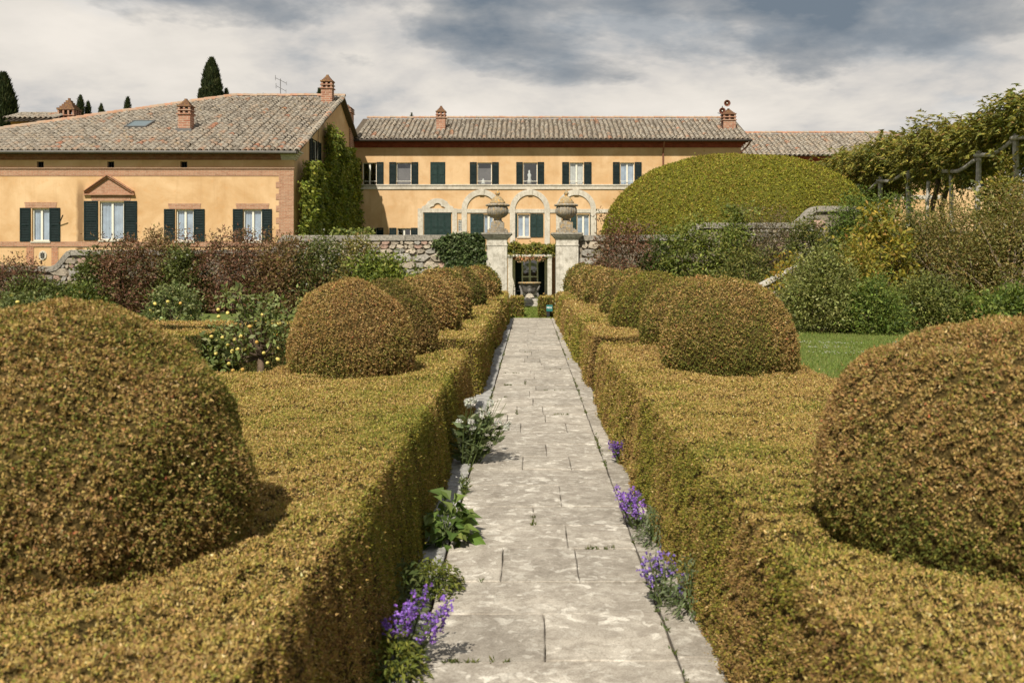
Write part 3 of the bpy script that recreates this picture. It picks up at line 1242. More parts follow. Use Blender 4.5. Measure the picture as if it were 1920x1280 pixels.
def mx_(x):
    return (x - 994) * s


def mz_(y):
    return EYE + (490 - y) * s


villa = thing('villa', (0, YM, -0.6), 'long ochre villa with green shutters and arched white window surrounds behind the gate', 'building')
X0, X1 = -11.98, mx_(1389)
ZE = mz_(268)
up = [(680, 706, [(666, 678.5), (706.5, 719)], None, True), (743, 771, [(730, 742.5), (771.5, 784)], 'grey', False),
      (895, 922, [(881, 894), (922.5, 935)], 'grey', False), (981, 1007.5, [(968, 980), (1008, 1020)], None, False),
      (1068, 1094, [(1054, 1067), (1095, 1109)], 'white', True), (1163, 1189, [(1149, 1162), (1190, 1203)], 'blue', True)]
holes = []
for (a, b, sh, cu, mu) in up:
    holes.append((mx_(a), mx_(b), mz_(347), mz_(305)))
low = [(680, 706, [(666, 679), (706.5, 719)]), (745, 770, [(730, 743.5), (770.5, 783)])]
for (a, b, sh) in low:
    holes.append((mx_(a), mx_(b), mz_(470), mz_(428)))
mid = [(907, 925, [(882, 894), (894.5, 906.5), (926, 938)]), (971, 993, [(957, 969.5), (994, 1006), (1006.5, 1018.5)]), (1082, 1105, [(1070, 1081), (1106, 1118.5)])]
for (a, b, sh) in mid:
    holes.append((mx_(a), mx_(b), mz_(444), mz_(402)))
holes.append((mx_(859), mx_(870), mz_(435), mz_(412)))
holes.append((mx_(962), mx_(1034), -0.59, mz_(482)))       # doorway under the portico
w = MB()
wall_holes(w, X0, X1, -0.6, ZE + 0.25, YM, 0.28, holes)
w.quad((X1, YM, -0.6), (X1, YM + 10, -0.6), (X1, YM + 10, ZE + 0.25), (X1, YM, ZE + 0.25))
w.quad((X0, YM + 10, -0.6), (X0, YM, -0.6), (X0, YM, ZE + 0.25), (X0, YM + 10, ZE + 0.25))
w.quad((X1, YM + 10, -0.6), (X0, YM + 10, -0.6), (X0, YM + 10, ZE + 0.25), (X1, YM + 10, ZE + 0.25))
w.build('wall', M['stucco'], villa)
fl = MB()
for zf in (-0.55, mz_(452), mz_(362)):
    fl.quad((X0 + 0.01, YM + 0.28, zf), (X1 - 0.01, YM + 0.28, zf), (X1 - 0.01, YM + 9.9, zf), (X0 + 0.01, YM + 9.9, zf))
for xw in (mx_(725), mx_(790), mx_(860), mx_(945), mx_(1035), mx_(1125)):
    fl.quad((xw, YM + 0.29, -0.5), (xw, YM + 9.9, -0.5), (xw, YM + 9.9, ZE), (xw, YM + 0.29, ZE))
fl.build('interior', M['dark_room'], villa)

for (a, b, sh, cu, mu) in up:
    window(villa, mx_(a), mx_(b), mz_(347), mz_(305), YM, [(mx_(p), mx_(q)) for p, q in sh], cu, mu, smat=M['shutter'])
for (xf, zf0, zf1) in ((905.5, 347, 334), (992.5, 346, 318)):       # gathered white curtain shapes added for pale forms in two windows
    m = MB()
    hf = mz_(zf1) - mz_(zf0)
    zf = mz_(zf0)
    m.lathe(mx_(xf), YM + 0.34, [(0.16, zf), (0.15, zf + 0.3 * hf), (0.10, zf + 0.5 * hf), (0.14, zf + 0.68 * hf), (0.05, zf + 0.80 * hf), (0.075, zf + 0.90 * hf), (0.02, zf + hf)], 14,
            lambda t, k: 1 + 0.12 * math.sin(3 * t + k))
    m.build('gathered_curtain', M['curtain'], villa, True)
for (a, b, sh) in low:
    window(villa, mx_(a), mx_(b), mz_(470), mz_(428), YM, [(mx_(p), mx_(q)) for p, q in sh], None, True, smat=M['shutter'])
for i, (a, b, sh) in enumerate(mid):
    window(villa, mx_(a), mx_(b), mz_(444), mz_(402), YM, [(mx_(p), mx_(q)) for p, q in sh], 'blue', True, smat=M['shutter_lit'], bar=False, frame=0.07)
wv = window(villa, mx_(859), mx_(870), mz_(435), mz_(412), YM, None, 'blue', False, bar=False)
gr = MB()
for k in range(4):
    xk = mx_(859) + (k + 0.5) * (mx_(870) - mx_(859)) / 4
    gr.box(xk - 0.012, xk + 0.012, YM - 0.03, YM - 0.006, mz_(435), mz_(412))
for k in range(5):
    zk = mz_(435) + (k + 0.5) * 0.165
    gr.box(mx_(859), mx_(870), YM - 0.05, YM - 0.032, zk - 0.012, zk + 0.012)
gr.build('window_grille', M['white_paint'], wv)
# closed shutter window of the upper floor and the closed garden-door shutters
cw = MB()
cw.box(mx_(807), mx_(835), YM - 0.012, YM + 0.05, mz_(348), mz_(304))
cw = cw.build('window', M['shutter'], villa)
for (a, b) in ((808, 820.7), (821.3, 834)):
    shutter(cw, mx_(a), mx_(b), mz_(347), mz_(305), YM - 0.062, M['shutter_lit'])
cd = MB()
cd.box(mx_(795), mx_(846), YM - 0.012, YM + 0.05, mz_(455), mz_(398.5))
cd = cd.build('garden_door', M['shutter'], villa)
for k in range(4):
    a = 796 + k * 12.4
    shutter(cd, mx_(a), mx_(a + 12), mz_(453), mz_(399.5), YM - 0.062, M['shutter_lit'])

# string course, cornice, gutter
tr = MB()
tr.box(X0, X1 + 0.05, YM - 0.07, YM - 0.002, mz_(355), mz_(348.5))
tr.box(X0, X1 + 0.08, YM - 0.12, YM - 0.002, mz_(348.5) + 0.002, mz_(346))
tr.build('string_course', M['stone_trim'], villa)
co = MB()
for (ya, yb, pr) in ((272, 276, 0.05), (269, 272, 0.14), (266.5, 269, 0.26), (264, 266.5, 0.40)):
    co.box(X0 + 0.002, X1 + pr, YM - pr, YM - 0.002, mz_(ya), mz_(yb - (ya - yb) * 0) + (mz_(yb) - mz_(ya)) * 0 - 0.004)
co = MB()
zc = mz_(277)
for (h, pr) in ((0.10, 0.06), (0.12, 0.15), (0.11, 0.27), (0.10, 0.42)):
    co.box(X0 + 0.002, X1 + pr, YM - pr, YM - 0.002, zc, zc + h - 0.003)
    zc += h
co.build('cornice', M['red_paint'], villa)
YE, ZRE = YM - 0.75, zc + 0.02
YR, ZR = 73.2, EYE + (490 - 223) * 73.2 / F
gu = MB()
gu.tube([(X0 - 0.1, YE - 0.05, ZRE - 0.03), (X1 + 0.62, YE - 0.05, ZRE - 0.03)], 0.075, 8)
gu.build('gutter', M['gutter'], villa)
dp = MB()
xd = mx_(1243)
dp.tube([(xd, YE, ZRE - 0.1), (xd, YM - 0.45, ZRE - 0.35), (xd, YM - 0.1, ZRE - 0.8), (xd, YM - 0.1, 0)], 0.06, 8)
dp.build('downpipe', M['copper_pipe'], villa)
dp = MB()
xd = X1 + 0.05
dp.tube([(xd + 0.45, YE, ZRE - 0.1), (xd + 0.3, YM - 0.45, ZRE - 0.4), (xd - 0.25, YM - 0.12, ZRE - 0.95), (xd - 0.25, YM - 0.12, 0)], 0.06, 8)
dp.build('downpipe', M['copper_pipe'], villa)

rb = MB()
XRo = X1 + 0.6
rb.prism_x([(YE, ZRE), (YR, ZR), (YR + 5.6, ZRE), (YR + 5.4, ZRE - 0.12), (YR, ZR - 0.14), (YE, ZRE - 0.12)][::-1], X0 - 0.3, XRo)
roof = rb.build('roof', M['tile_bed'], villa)
tiled_roof(roof, X0 + 0.1, XRo, YE, ZRE, YR, ZR, 0.33, 0.40, seed=21)
cap_row(roof, (X0, YR, ZR + 0.06), (XRo, YR, ZR + 0.06), 0.15, 0.42)
chimney(roof, -6.26, 70.0, 10.7, EYE + (490 - 199) * 70 / F, 0.62)
chimney(roof, 14.0, 70.3, 10.6, EYE + (490 - 204) * 70.3 / F, 0.86)

# white surround of the garden door with its curved pediment
sd = MB()
yf = YM - 0.10
sd.box(mx_(783.5), mx_(793.5), yf, YM - 0.004, -0.6, mz_(391))
sd.box(mx_(848), mx_(857), yf, YM - 0.004, -0.6, mz_(391))
sd.box(mx_(793.5), mx_(848), yf + 0.004, YM - 0.004, mz_(398.5), mz_(391))
zb = mz_(391)
pts_o = [(791, 391), (791, 387.5), (797, 385.5), (801, 381), (802.5, 377.5), (805, 377.2), (808, 374.5), (812, 373), (820.5, 372)]
pts_o = pts_o + [(1641 - x, yv) for x, yv in pts_o[-2::-1]]
pts_i = [(805, 391), (808, 388), (813.5, 386.5), (815, 383), (818, 381.2), (820.5, 380.8)]
pts_i = pts_i + [(1641 - x, yv) for x, yv in pts_i[-2::-1]]
# ring between the outer and the inner curve
NO = 36


def resample(pts, n):
    L = [0]
    for (a, b), (c, d) in zip(pts[:-1], pts[1:]):
        L.append(L[-1] + math.hypot(c - a, d - b))
    out = []
    for k in range(n + 1):
        t = L[-1] * k / n
        i = max(j for j in range(len(L) - 1) if L[j] <= t + 1e-9)
        f = (t - L[i]) / (L[i + 1] - L[i])
        out.append((pts[i][0] + (pts[i + 1][0] - pts[i][0]) * f, pts[i][1] + (pts[i + 1][1] - pts[i][1]) * f))
    return out


ro, ri = resample(pts_o, NO), resample(pts_i, NO)
for k in range(NO):
    q = [ro[k], ro[k + 1], ri[k + 1], ri[k]]
    w4 = [(mx_(a), mz_(b) + 0.002) for a, b in q]
    sd.add([(a, yf, b) for a, b in w4] + [(a, YM - 0.004, b) for a, b in w4], [(0, 3, 2, 1), (0, 1, 5, 4), (3, 7, 6, 2)])
sd.build('door_surround', M['stone_trim'], villa)

# three blind arches with pilasters, keystones and the impost band
for cxp in (903, 993.5, 1080):
    a = MB()
    yf = YM - 0.085
    a.arch(mx_(cxp), mz_(393), 27.5 * s, 37.5 * s, yf, YM - 0.004, n=24)
    a.box(mx_(cxp - 37.5), mx_(cxp - 27.5), yf - 0.004, YM - 0.004, -0.6, mz_(393))
    a.box(mx_(cxp + 27.5), mx_(cxp + 37.5), yf - 0.004, YM - 0.004, -0.6, mz_(393))
    arch_o = a.build('arch_surround', M['stone_trim'], villa)
    kz = MB()
    kz.prism_y([(mx_(cxp - 4), mz_(366)), (mx_(cxp + 4), mz_(366)), (mx_(cxp + 5.5), mz_(355.2)), (mx_(cxp - 5.5), mz_(355.2))], yf - 0.06, YM - 0.004)
    kz.build('keystone', M['stone_trim'], arch_o)
bd = MB()
for (a, b) in ((857.3, 865.3), (875.7, 930.3), (940.8, 955.8), (966.3, 1020.8), (1031.3, 1042.3), (1052.8, 1107.3), (1117.8, 1389)):
    bd.box(mx_(a), mx_(b), YM - 0.065, YM - 0.004, mz_(399), mz_(392))
bd.build('impost_band', M['stone_trim'], villa)

# door inside the portico: glazed double door with dark shutters folded back
dr = MB()
z0, z1 = -0.55, mz_(486)
for (a, b) in ((978, 980.5), (991.5, 993.3), (993.7, 995.5), (1006.5, 1009)):
    dr.box(mx_(a), mx_(b), YM + 0.12, YM + 0.2, z0, z1)
dr.box(mx_(978), mx_(1009), YM + 0.118, YM + 0.198, z1, z1 + 0.12)
dr.box(mx_(978), mx_(1009), YM + 0.122, YM + 0.196, z0, z0 + 0.5)
dr.box(mx_(980.5), mx_(1006.5), YM + 0.124, YM + 0.194, mz_(520), mz_(517.5))
door = dr.build('glazed_door', M['white_paint'], villa)
for (a, b) in ((980.5, 991.5), (995.5, 1006.5)):
    for (za, zb_) in ((z0 + 0.5, mz_(520)), (mz_(517.5), z1)):
        p = MB()
        p.quad((mx_(a), YM + 0.16, za), (mx_(b), YM + 0.16, za), (mx_(b), YM + 0.16, zb_), (mx_(a), YM + 0.16, zb_))
        p.build('pane', M['glass'], door)
for (a, b) in ((962.5, 977), (1010, 1024)):
    shutter(door, mx_(a), mx_(b), z0, z1 + 0.05, YM + 0.10)

# portico: two posts, lintel with balcony slab
YP = 65.0
sp = YP / F
pt = thing('portico', ((992 - 994) * sp, YP, -0.6), 'small white stone portico with two square posts in front of the glazed door', 'portico')


def ppx(x):
    return (x - 994) * sp


def ppz(y):
    return EYE + (490 - y) * sp


for (a, b) in ((952.5, 960.5), (1026.5, 1034.5)):
    m = MB()
    m.box(ppx(a), ppx(b), YP, YP + 0.3, -0.6, ppz(484))
    m.box(ppx(a - 0.6), ppx(b + 0.6), YP - 0.03, YP + 0.33, ppz(484) + 0.001, ppz(482.4))
    m.box(ppx(a - 1.2), ppx(b + 1.2), YP - 0.06, YP + 0.36, ppz(482.4) + 0.001, ppz(481))
    m.build('post', M['stone_white'], pt)
m = MB()
m.box(ppx(950), ppx(1037), YP - 0.10, YM - 0.15, ppz(481) + 0.002, ppz(477))
m.build('lintel', M['stone_white'], pt)
m = MB()
m.box(ppx(961.5), ppx(1025.5), YP + 0.12, YP + 0.2, ppz(487), ppz(481) - 0.002)
m.build('beam', M['brick_dark'], pt)
m = MB()
m.box(ppx(1036), ppx(1042.5), YP + 1.2, YP + 1.5, -0.6, ppz(482))
m.build('brick_pier', M['brick_dark'], pt)

# iron bench under the portico
bn = thing('garden_bench', (ppx(968), YP + 1.3, -0.6), 'dark wrought iron bench with scrolled back under the portico', 'bench')
m = MB()
for k in range(3):
    cx = ppx(965) + k * 0.2
    m.tube([(cx + 0.09 * math.cos(a), YP + 1.5, ppz(540) + 0.09 * math.sin(a)) for a in [i * 0.55 for i in range(12)]], 0.012, 5)
m.tube([(ppx(962), YP + 1.5, -0.6), (ppx(962), YP + 1.5, ppz(534)), (ppx(978), YP + 1.5, ppz(534)), (ppx(978), YP + 1.5, -0.6)], 0.018, 6)
m.build('backrest', M['iron'], bn)
m = MB()
m.box(ppx(961.5), ppx(978.5), YP + 1.05, YP + 1.48, -0.17, -0.14)
m.build('seat', M['iron'], bn)
for (x, yy) in ((962, 1.08), (978, 1.08)):
    m = MB()
    m.tube([(ppx(x), YP + yy, -0.6), (ppx(x), YP + yy, -0.16)], 0.018, 6)
    m.build('leg', M['iron'], bn)

# ---------------------------------------------------------------- right wing of the villa
YW = 72.0
sw = YW / F
wing = thing('villa_wing', (24, YW, -0.6), 'lower ochre villa wing set back behind the domed hedge and pergola', 'building')


def wx(x):
    return (x - 994) * sw


def wz(y):
    return EYE + (490 - y) * sw


WX0, WX1 = X1 + 0.02, 34.4
WZE = 9.35
w = MB()
hl = [(wx(1813), wx(1836), wz(352), wz(319))]
wall_holes(w, WX0, WX1, -0.6, WZE, YW, 0.25, hl)
w.quad((WX1, YW, -0.6), (WX1, YW + 9, -0.6), (WX1, YW + 9, WZE), (WX1, YW, WZE))
w.quad((WX1, YW + 9, -0.6), (WX0, YW + 9, -0.6), (WX0, YW + 9, WZE), (WX1, YW + 9, WZE))
w.build('wall', M['stucco'], wing)
wd = window(wing, *hl[0], YW, [(wx(1801), wx(1812.5)), (wx(1836.5), wx(1848))], None, True, bar=True)
m = MB()
m.box(wx(1809), wx(1884), YW - 0.05, YW - 0.004, wz(318), wz(311.5))
m.box(wx(1880), wx(1892), YW - 0.054, YW - 0.005, 2.8, wz(311.5))
m.box(WX0, wx(1770), YW - 0.05, YW - 0.004, wz(373), wz(366))
m.build('string_course', M['stone_trim'], wing)
m = MB()
zc = WZE - 0.35
for (h, pr) in ((0.12, 0.08), (0.12, 0.2), (0.12, 0.36)):
    m.box(WX0 + 0.5, WX1 + pr, YW - pr, YW - 0.003, zc, zc + h - 0.003)
    zc += h
m.build('cornice', M['red_paint'], wing)
WYR = 77.4
WZR = EYE + (490 - 251) * WYR / F
m = MB()
hipx = 27.6
V8 = [(WX0 - 0.4, YW - 0.6, WZE), (WX1 + 0.6, YW - 0.6, WZE), (WX1 + 0.6, WYR + 5.8, WZE), (WX0 - 0.4, WYR + 5.8, WZE), (WX0 - 0.4, WYR, WZR), (hipx, WYR, WZR)]
m.add(V8, [(0, 1, 5, 4), (1, 2, 5), (2, 3, 4, 5), (3, 0, 4), (0, 3, 2, 1)])
wroof = m.build('roof', M['tile_bed'], wing)
tiled_roof(wroof, WX0 - 0.4, WX1 + 0.5, YW - 0.6, WZE, WYR, WZR, 0.34, 0.41,
           clip=lambda x, u: x < WX1 + 0.5 - (WX1 + 0.5 - hipx) * u, seed=33)
cap_row(wroof, (WX0 - 0.4, WYR, WZR + 0.05), (hipx, WYR, WZR + 0.05), 0.16, 0.42)
cap_row(wroof, (hipx, WYR, WZR + 0.05), (WX1 + 0.6, YW - 0.6, WZE + 0.05), 0.15, 0.42)

# ---------------------------------------------------------------- left wing (nearest block with the hipped roof)
YL = 50.4
s1 = YL / F


def lx(x):
    return (x - 994) * s1


def lz(y):
    return EYE + (490 - y) * s1


lh = thing('garden_wing', (-22, YL, -0.6), 'ochre garden wing with brick bands, gabled window and large hipped tile roof', 'building')
LX0, LX1 = -33.0, -11.99
YAP, ZAP = 62.5, 12.12          # ridge
YEV, ZEV = YL - 0.55, 7.30      # eave edge
YB = 74.5
ZWT = lz(288)
wins = [(60, 93, 391, 452, [(38, 57.5), (93.5, 113)], 'blue'), (187, 232, 378, 450, [(158, 184), (233, 257)], 'blue'),
        (330, 363, 393, 452, [(308, 328), (363.5, 384)], 'blue'), (456, 491, 393, 452, [(437, 455.5), (491.5, 510)], 'blue'),
        (-100, -66, 393, 452, [(-122, -101), (-65, -45)], 'blue')]
holes = [(lx(a), lx(b), lz(d), lz(c)) for a, b, c, d, _, _ in wins]
vents = [(69, 82), (201, 214), (338, 351), (-70, -57)]
holes += [(lx(a), lx(b), lz(316), lz(303)) for a, b in vents]
w = MB()
wall_holes(w, LX0, LX1, -0.6, ZWT, YL, 0.26, holes)
# gable wall on the right with the side window
gz = lambda yy: ZEV + (yy - YEV) * (ZAP - ZEV) / (YAP - YEV) - 0.12 if yy <= YAP else ZAP - (yy - YAP) * (ZAP - ZEV) / (YB - YAP) - 0.12
swY0, swY1, swZ0, swZ1 = 54.75, 56.2, 7.10, 8.55
ycut = [YL, swY0, swY1, YAP, 66.0, YM]
for a, b in zip(ycut[:-1], ycut[1:]):
    if a == swY0:
        w.quad((LX1, a, -0.6), (LX1, b, -0.6), (LX1, b, swZ0), (LX1, a, swZ0))
        w.quad((LX1, a, swZ1), (LX1, b, swZ1), (LX1, b, gz(b)), (LX1, a, gz(a)))
    else:
        w.quad((LX1, a, -0.6), (LX1, b, -0.6), (LX1, b, gz(b)), (LX1, a, gz(a)))
w.quad((LX1, YM, -0.6), (LX1, YB, -0.6), (LX1, YB, gz(YB)), (LX1, YM, gz(YM)))
w.quad((LX0, YB, -0.6), (LX0, YL, -0.6), (LX0, YL, ZWT), (LX0, YB, ZWT))
w.quad((LX1, YB, -0.6), (LX0, YB, -0.6), (LX0, YB, ZWT), (LX1, YB, ZWT))
w.build('wall', M['stucco_left'], lh)
m = MB()
m.quad((LX0 + 0.05, YL + 0.3, lz(470)), (LX1 - 0.05, YL + 0.3, lz(470)), (LX1 - 0.05, YB - 0.1, lz(470)), (LX0 + 0.05, YB - 0.1, lz(470)))
m.quad((LX0 + 0.05, YB - 0.1, lz(320)), (LX1 - 0.05, YB - 0.1, lz(320)), (LX1 - 0.05, YL + 0.3, lz(320)), (LX0 + 0.05, YL + 0.3, lz(320)))
for xx in (135, 285, 410, 520):
    m.quad((lx(xx), YL + 0.3, -0.5), (lx(xx), YB - 0.1, -0.5), (lx(xx), YB - 0.1, lz(290)), (lx(xx), YL + 0.3, lz(290)))
m.build('interior', M['dark_room'], lh)
for (a, b, c, d, sh, cu) in wins:
    window(lh, lx(a), lx(b), lz(d), lz(c), YL, [(lx(p), lx(q)) for p, q in sh], cu, True, recess=0.12, bar=False, frame=0.05, case=0.06)
# iron shutter hook at the first window
# vents: dark reveal boxes
for (a, b) in vents:
    m = MB()
    for k in range(3):
        xk = lx(a) + (k + 0.5) * (lx(b) - lx(a)) / 3
        m.box(xk - 0.012, xk + 0.012, YL + 0.1, YL + 0.125, lz(316), lz(303))
    m.build('vent', M['iron'], lh)
# side window
m = MB()
m.box(LX1 - 0.16, LX1 - 0.1, swY0, swY0 + 0.06, swZ0, swZ1)
m.box(LX1 - 0.16, LX1 - 0.1, swY1 - 0.06, swY1, swZ0, swZ1)
m.box(LX1 - 0.158, LX1 - 0.102, swY0 + 0.06, swY1 - 0.06, swZ1 - 0.06, swZ1)
m.box(LX1 - 0.158, LX1 - 0.102, swY0 + 0.06, swY1 - 0.06, swZ0, swZ0 + 0.06)
m.box(LX1 - 0.02, LX1 + 0.015, swY0 - 0.1, swY0 - 0.002, swZ0 - 0.1, swZ1 + 0.1)
m.box(LX1 - 0.02, LX1 + 0.015, swY1 + 0.002, swY1 + 0.1, swZ0 - 0.1, swZ1 + 0.1)
swn = m.build('window', M['white_paint'], lh)
p = MB()
p.quad((LX1 - 0.13, swY0, swZ0), (LX1 - 0.13, swY1, swZ0), (LX1 - 0.13, swY1, swZ1), (LX1 - 0.13, swY0, swZ1))
p.build('pane', M['glass'], swn)
for (ya, yb) in ((swY0 - 0.72, swY0 - 0.02), (swY1 + 0.02, swY1 + 0.72)):
    sm = MB()
    sm.box(LX1 + 0.02, LX1 + 0.06, ya, ya + 0.08, swZ0, swZ1)
    sm.box(LX1 + 0.02, LX1 + 0.06, yb - 0.08, yb, swZ0, swZ1)
    z = swZ0
    while z < swZ1 - 0.06:
        sm.quad((LX1 + 0.055, ya + 0.08, z), (LX1 + 0.055, yb - 0.08, z), (LX1 + 0.02, yb - 0.08, z + 0.085), (LX1 + 0.02, ya + 0.08, z + 0.085))
        z += 0.08
    sm.build('shutter', M['shutter'], swn)

# brick bands and cornice
m = MB()
zc = lz(300)
for (h, pr) in ((0.07, 0.05), (0.09, 0.12), (0.10, 0.20), (0.09, 0.30), (0.07, 0.40)):
    m.box(LX0 - pr, LX1 - 0.6, YL - pr, YL - 0.003, zc, zc + h - 0.003)
    zc += h
m.build('cornice', M['brick_dark'], lh)
m = MB()
zc = lz(300)
for (h, pr) in ((0.07, 0.055), (0.09, 0.125), (0.10, 0.205), (0.09, 0.305), (0.07, 0.405)):
    m.box(LX1 - 0.598, LX1 + pr, YL - pr, YL + 0.5, zc, zc + h - 0.003)
    zc += h
m.build('cornice_end', M['stone_trim'], lh)
m = MB()
for k in range(120):      # row of small upright bricks under the gutter
    xk = LX0 + 0.2 + k * 0.17
    if xk > LX1 - 0.8:
        break
    m.box(xk, xk + 0.09, YL - 0.44, YL - 0.405, lz(287.5), lz(284.2))
m.build('dentils', M['brick'], lh)
m = MB()
m.box(LX0, LX1 + 0.03, YL - 0.03, YL - 0.003, lz(330), lz(318))
m.box(LX0, LX1 + 0.06, YL - 0.065, YL - 0.002, lz(318) + 0.002, lz(316))
m.box(LX0, LX1 + 0.09, YL - 0.095, YL - 0.001, lz(316) + 0.002, lz(314.6))
m.box(LX0, LX1 + 0.02, YL - 0.028, YL - 0.003, lz(461), lz(453))
m.box(LX0, LX1 + 0.03, YL - 0.05, YL - 0.002, lz(462.5), lz(461) - 0.002)
m.build('brick_band', M['brick_pale'], lh)
# toothed brick quoin
m = MB()
zq = lz(330) - 0.002
k = 0
while zq > lz(452):
    xl = lx(517.5) if k % 2 else lx(523)
    m.box(xl, LX1 + 0.022, YL - 0.026, YL - 0.003, max(zq - 0.30, lz(453) + 0.003), zq - 0.003)
    zq -= 0.30
    k += 1
m.build('quoin', M['brick_pale'], lh)
# lintels and pediment
for (a, b, c, d) in ((46, 107, 379.5, 390), (315, 377, 381.5, 392), (442, 505, 381.5, 392), (170, 246, 366.5, 376.5)):
    m = MB()
    m.prism_y([(lx(a + 2), lz(d)), (lx(b - 2), lz(d)), (lx(b), lz(c)), (lx(a), lz(c))], YL - 0.022, YL - 0.003)
    m.build('lintel', M['brick_pale'], lh)
pd = MB()
pd.prism_y([(lx(163), lz(363.7)), (lx(248), lz(363.7)), (lx(203.5), lz(334.5))], YL - 0.03, YL - 0.003)
pd = pd.build('pediment', M['brick_pale'], lh)
m = MB()
for pr, t0, t1 in ((0.14, 0.0, 0.10), (0.22, 0.10, 0.16)):
    A = (lx(159.5), lz(363.5))
    B = (lx(203.5), lz(333))
    Cc = (lx(252), lz(363.5))
    m.prism_y([(A[0], A[1] + t0), (B[0], B[1] + t0), (B[0], B[1] + t1), (A[0], A[1] + t1 - 0.02)][::1], YL - pr, YL - 0.004)
    m.prism_y([(B[0], B[1] + t0), (Cc[0], Cc[1] + t0), (Cc[0], Cc[1] + t1 - 0.02), (B[0], B[1] + t1)], YL - pr, YL - 0.004)
m.box(lx(158), lx(253.5), YL - 0.16, YL - 0.005, lz(366), lz(363.8))
m.build('pediment_moulding', M['brick'], pd)
# lower panel with the small carved coat of arms between brick pilasters
for (a, b) in ((50, 63.5), (97, 109)):
    m = MB()
    m.box(lx(a), lx(b), YL - 0.03, YL - 0.003, -0.6, lz(462.5) - 0.003)
    m.build('pilaster', M['brick'], lh)
md = MB()
cxm, czm = lx(80.5), lz(479)
vs, fs = [], []
for k in range(24):
    a = 2 * math.pi * k / 24
    vs.append((cxm + 0.19 * math.cos(a), YL - 0.05, czm + 0.225 * math.sin(a)))
for k in range(24):
    a = 2 * math.pi * k / 24
    vs.append((cxm + 0.21 * math.cos(a), YL - 0.002, czm + 0.245 * math.sin(a)))
md.add(vs, [tuple(range(24))] + [(i, i + 24, (i + 1) % 24 + 24, (i + 1) % 24) for i in range(24)])
md = md.build('coat_of_arms', M['stone_trim'], lh)
m = MB()
for (a, b, c, d) in ((-0.10, -0.03, -0.02, 0.13), (0.03, 0.10, -0.02, 0.13), (-0.09, -0.03, -0.14, -0.05), (0.03, 0.09, -0.14, -0.05), (-0.015, 0.015, -0.18, 0.18), (-0.13, 0.13, -0.035, -0.022)):
    m.box(cxm + a, cxm + b, YL - 0.062, YL - 0.051, czm + c, czm + d)
m.build('carved_quarters', M['iron'], md)
m = MB()
m.tube([(lx(113), YL - 0.1, lz(419)), (lx(124), YL - 0.35, lz(404))], 0.03, 6)
m.build('shutter_stay', M['iron'], lh)
# gutter
m = MB()
m.tube([(LX0 - 1, YEV - 0.06, ZEV - 0.01), (lx(470), YEV - 0.06, ZEV - 0.03), (LX1 + 0.3, YEV - 0.06, ZEV - 0.05)], 0.075, 8)
m.build('gutter', M['gutter_grey'], lh)

# roof: slope, gable overhang, hip on the left
HX = -18.4             # where the ridge ends and the hip starts
CX = -33.6             # eave corner of the hip
ov = 0.35
m = MB()
A0, A1 = (CX, YEV, ZEV), (LX1 + ov, YEV, ZEV)
R0, R1 = (HX, YAP, ZAP), (LX1 + ov, YAP, ZAP)
B0, B1 = (CX, YB + 0.5, ZEV), (LX1 + ov, YB + 0.5, ZEV)
th = 0.13
low_ = lambda p: (p[0], p[1], p[2] - th)
vs = [A0, A1, R1, R0, B1, B0] + [low_(p) for p in (A0, A1, R1, R0, B1, B0)]
m.add(vs, [(0, 1, 2, 3), (3, 2, 4, 5), (5, 0, 3), (1, 7, 8, 2), (2, 8, 10, 4), (0, 6, 7, 1), (7, 6, 9, 8), (8, 9, 11, 10), (11, 9, 6)])
lroof = m.build('roof', M['tile_bed'], lh)
tiled_roof(lroof, CX, LX1 + ov, YEV, ZEV, YAP, ZAP, 0.32, 0.40,
           clip=lambda x, u: x > CX + (HX - CX) * u + 0.1, singles=300, inframe=lambda x: -26.6 < x < LX1 + 0.2, seed=9)
cap_row(lroof, (HX, YAP, ZAP + 0.05), (LX1 + ov, YAP, ZAP + 0.05), 0.17, 0.42, 5)
cap_row(lroof, (CX, YEV, ZEV + 0.06), (HX, YAP, ZAP + 0.06), 0.19, 0.42, 6)
# verge tiles along the gable edge
cap_row(lroof, (LX1 + ov - 0.1, YEV, ZEV + 0.04), (LX1 + ov - 0.1, YAP, ZAP + 0.04), 0.13, 0.38, 7, 'tile_one')
chimney(lroof, -18.63, 53.9, 8.5, EYE + (490 - 184) * 53.6 / F, 0.66)
m = MB()
m.box(-19.05, -18.2, 53.45, 53.52, 8.55, 8.95)
m.build('flashing', M['flashing'], lroof)
chimney(lroof, -12.35, 60.7, 10.9, EYE + (490 - 139) * 60.4 / F, 0.66)
ch3 = chimney(lroof, -12.22, 66.6, 9.2, EYE + (490 - 194) * 66 / F, 0.62, 1.3, tall_cap=0.33)
# skylight
m = MB()
ang = math.atan2(ZAP - ZEV, YAP - YEV)
def onroof(x, yy, up_):
    return (x, yy - up_ * math.sin(ang), ZEV + (yy - YEV) * math.tan(ang) + up_ * math.cos(ang))
for (u0, u1, y0_, y1_) in ((-22.1, -22.02, 54.2, 55.6), (-20.98, -20.9, 54.2, 55.6), (-22.02, -20.98, 54.2, 54.3), (-22.02, -20.98, 55.5, 55.6)):
    q = [onroof(u0, y0_, 0.0), onroof(u1, y0_, 0.0), onroof(u1, y1_, 0.0), onroof(u0, y1_, 0.0), onroof(u0, y0_, 0.2), onroof(u1, y0_, 0.2), onroof(u1, y1_, 0.2), onroof(u0, y1_, 0.2)]
    m.add(q, [(4, 5, 6, 7), (0, 1, 5, 4), (1, 2, 6, 5), (2, 3, 7, 6), (3, 0, 4, 7)])
sk = m.build('skylight', M['flashing'], lroof)
p = MB()
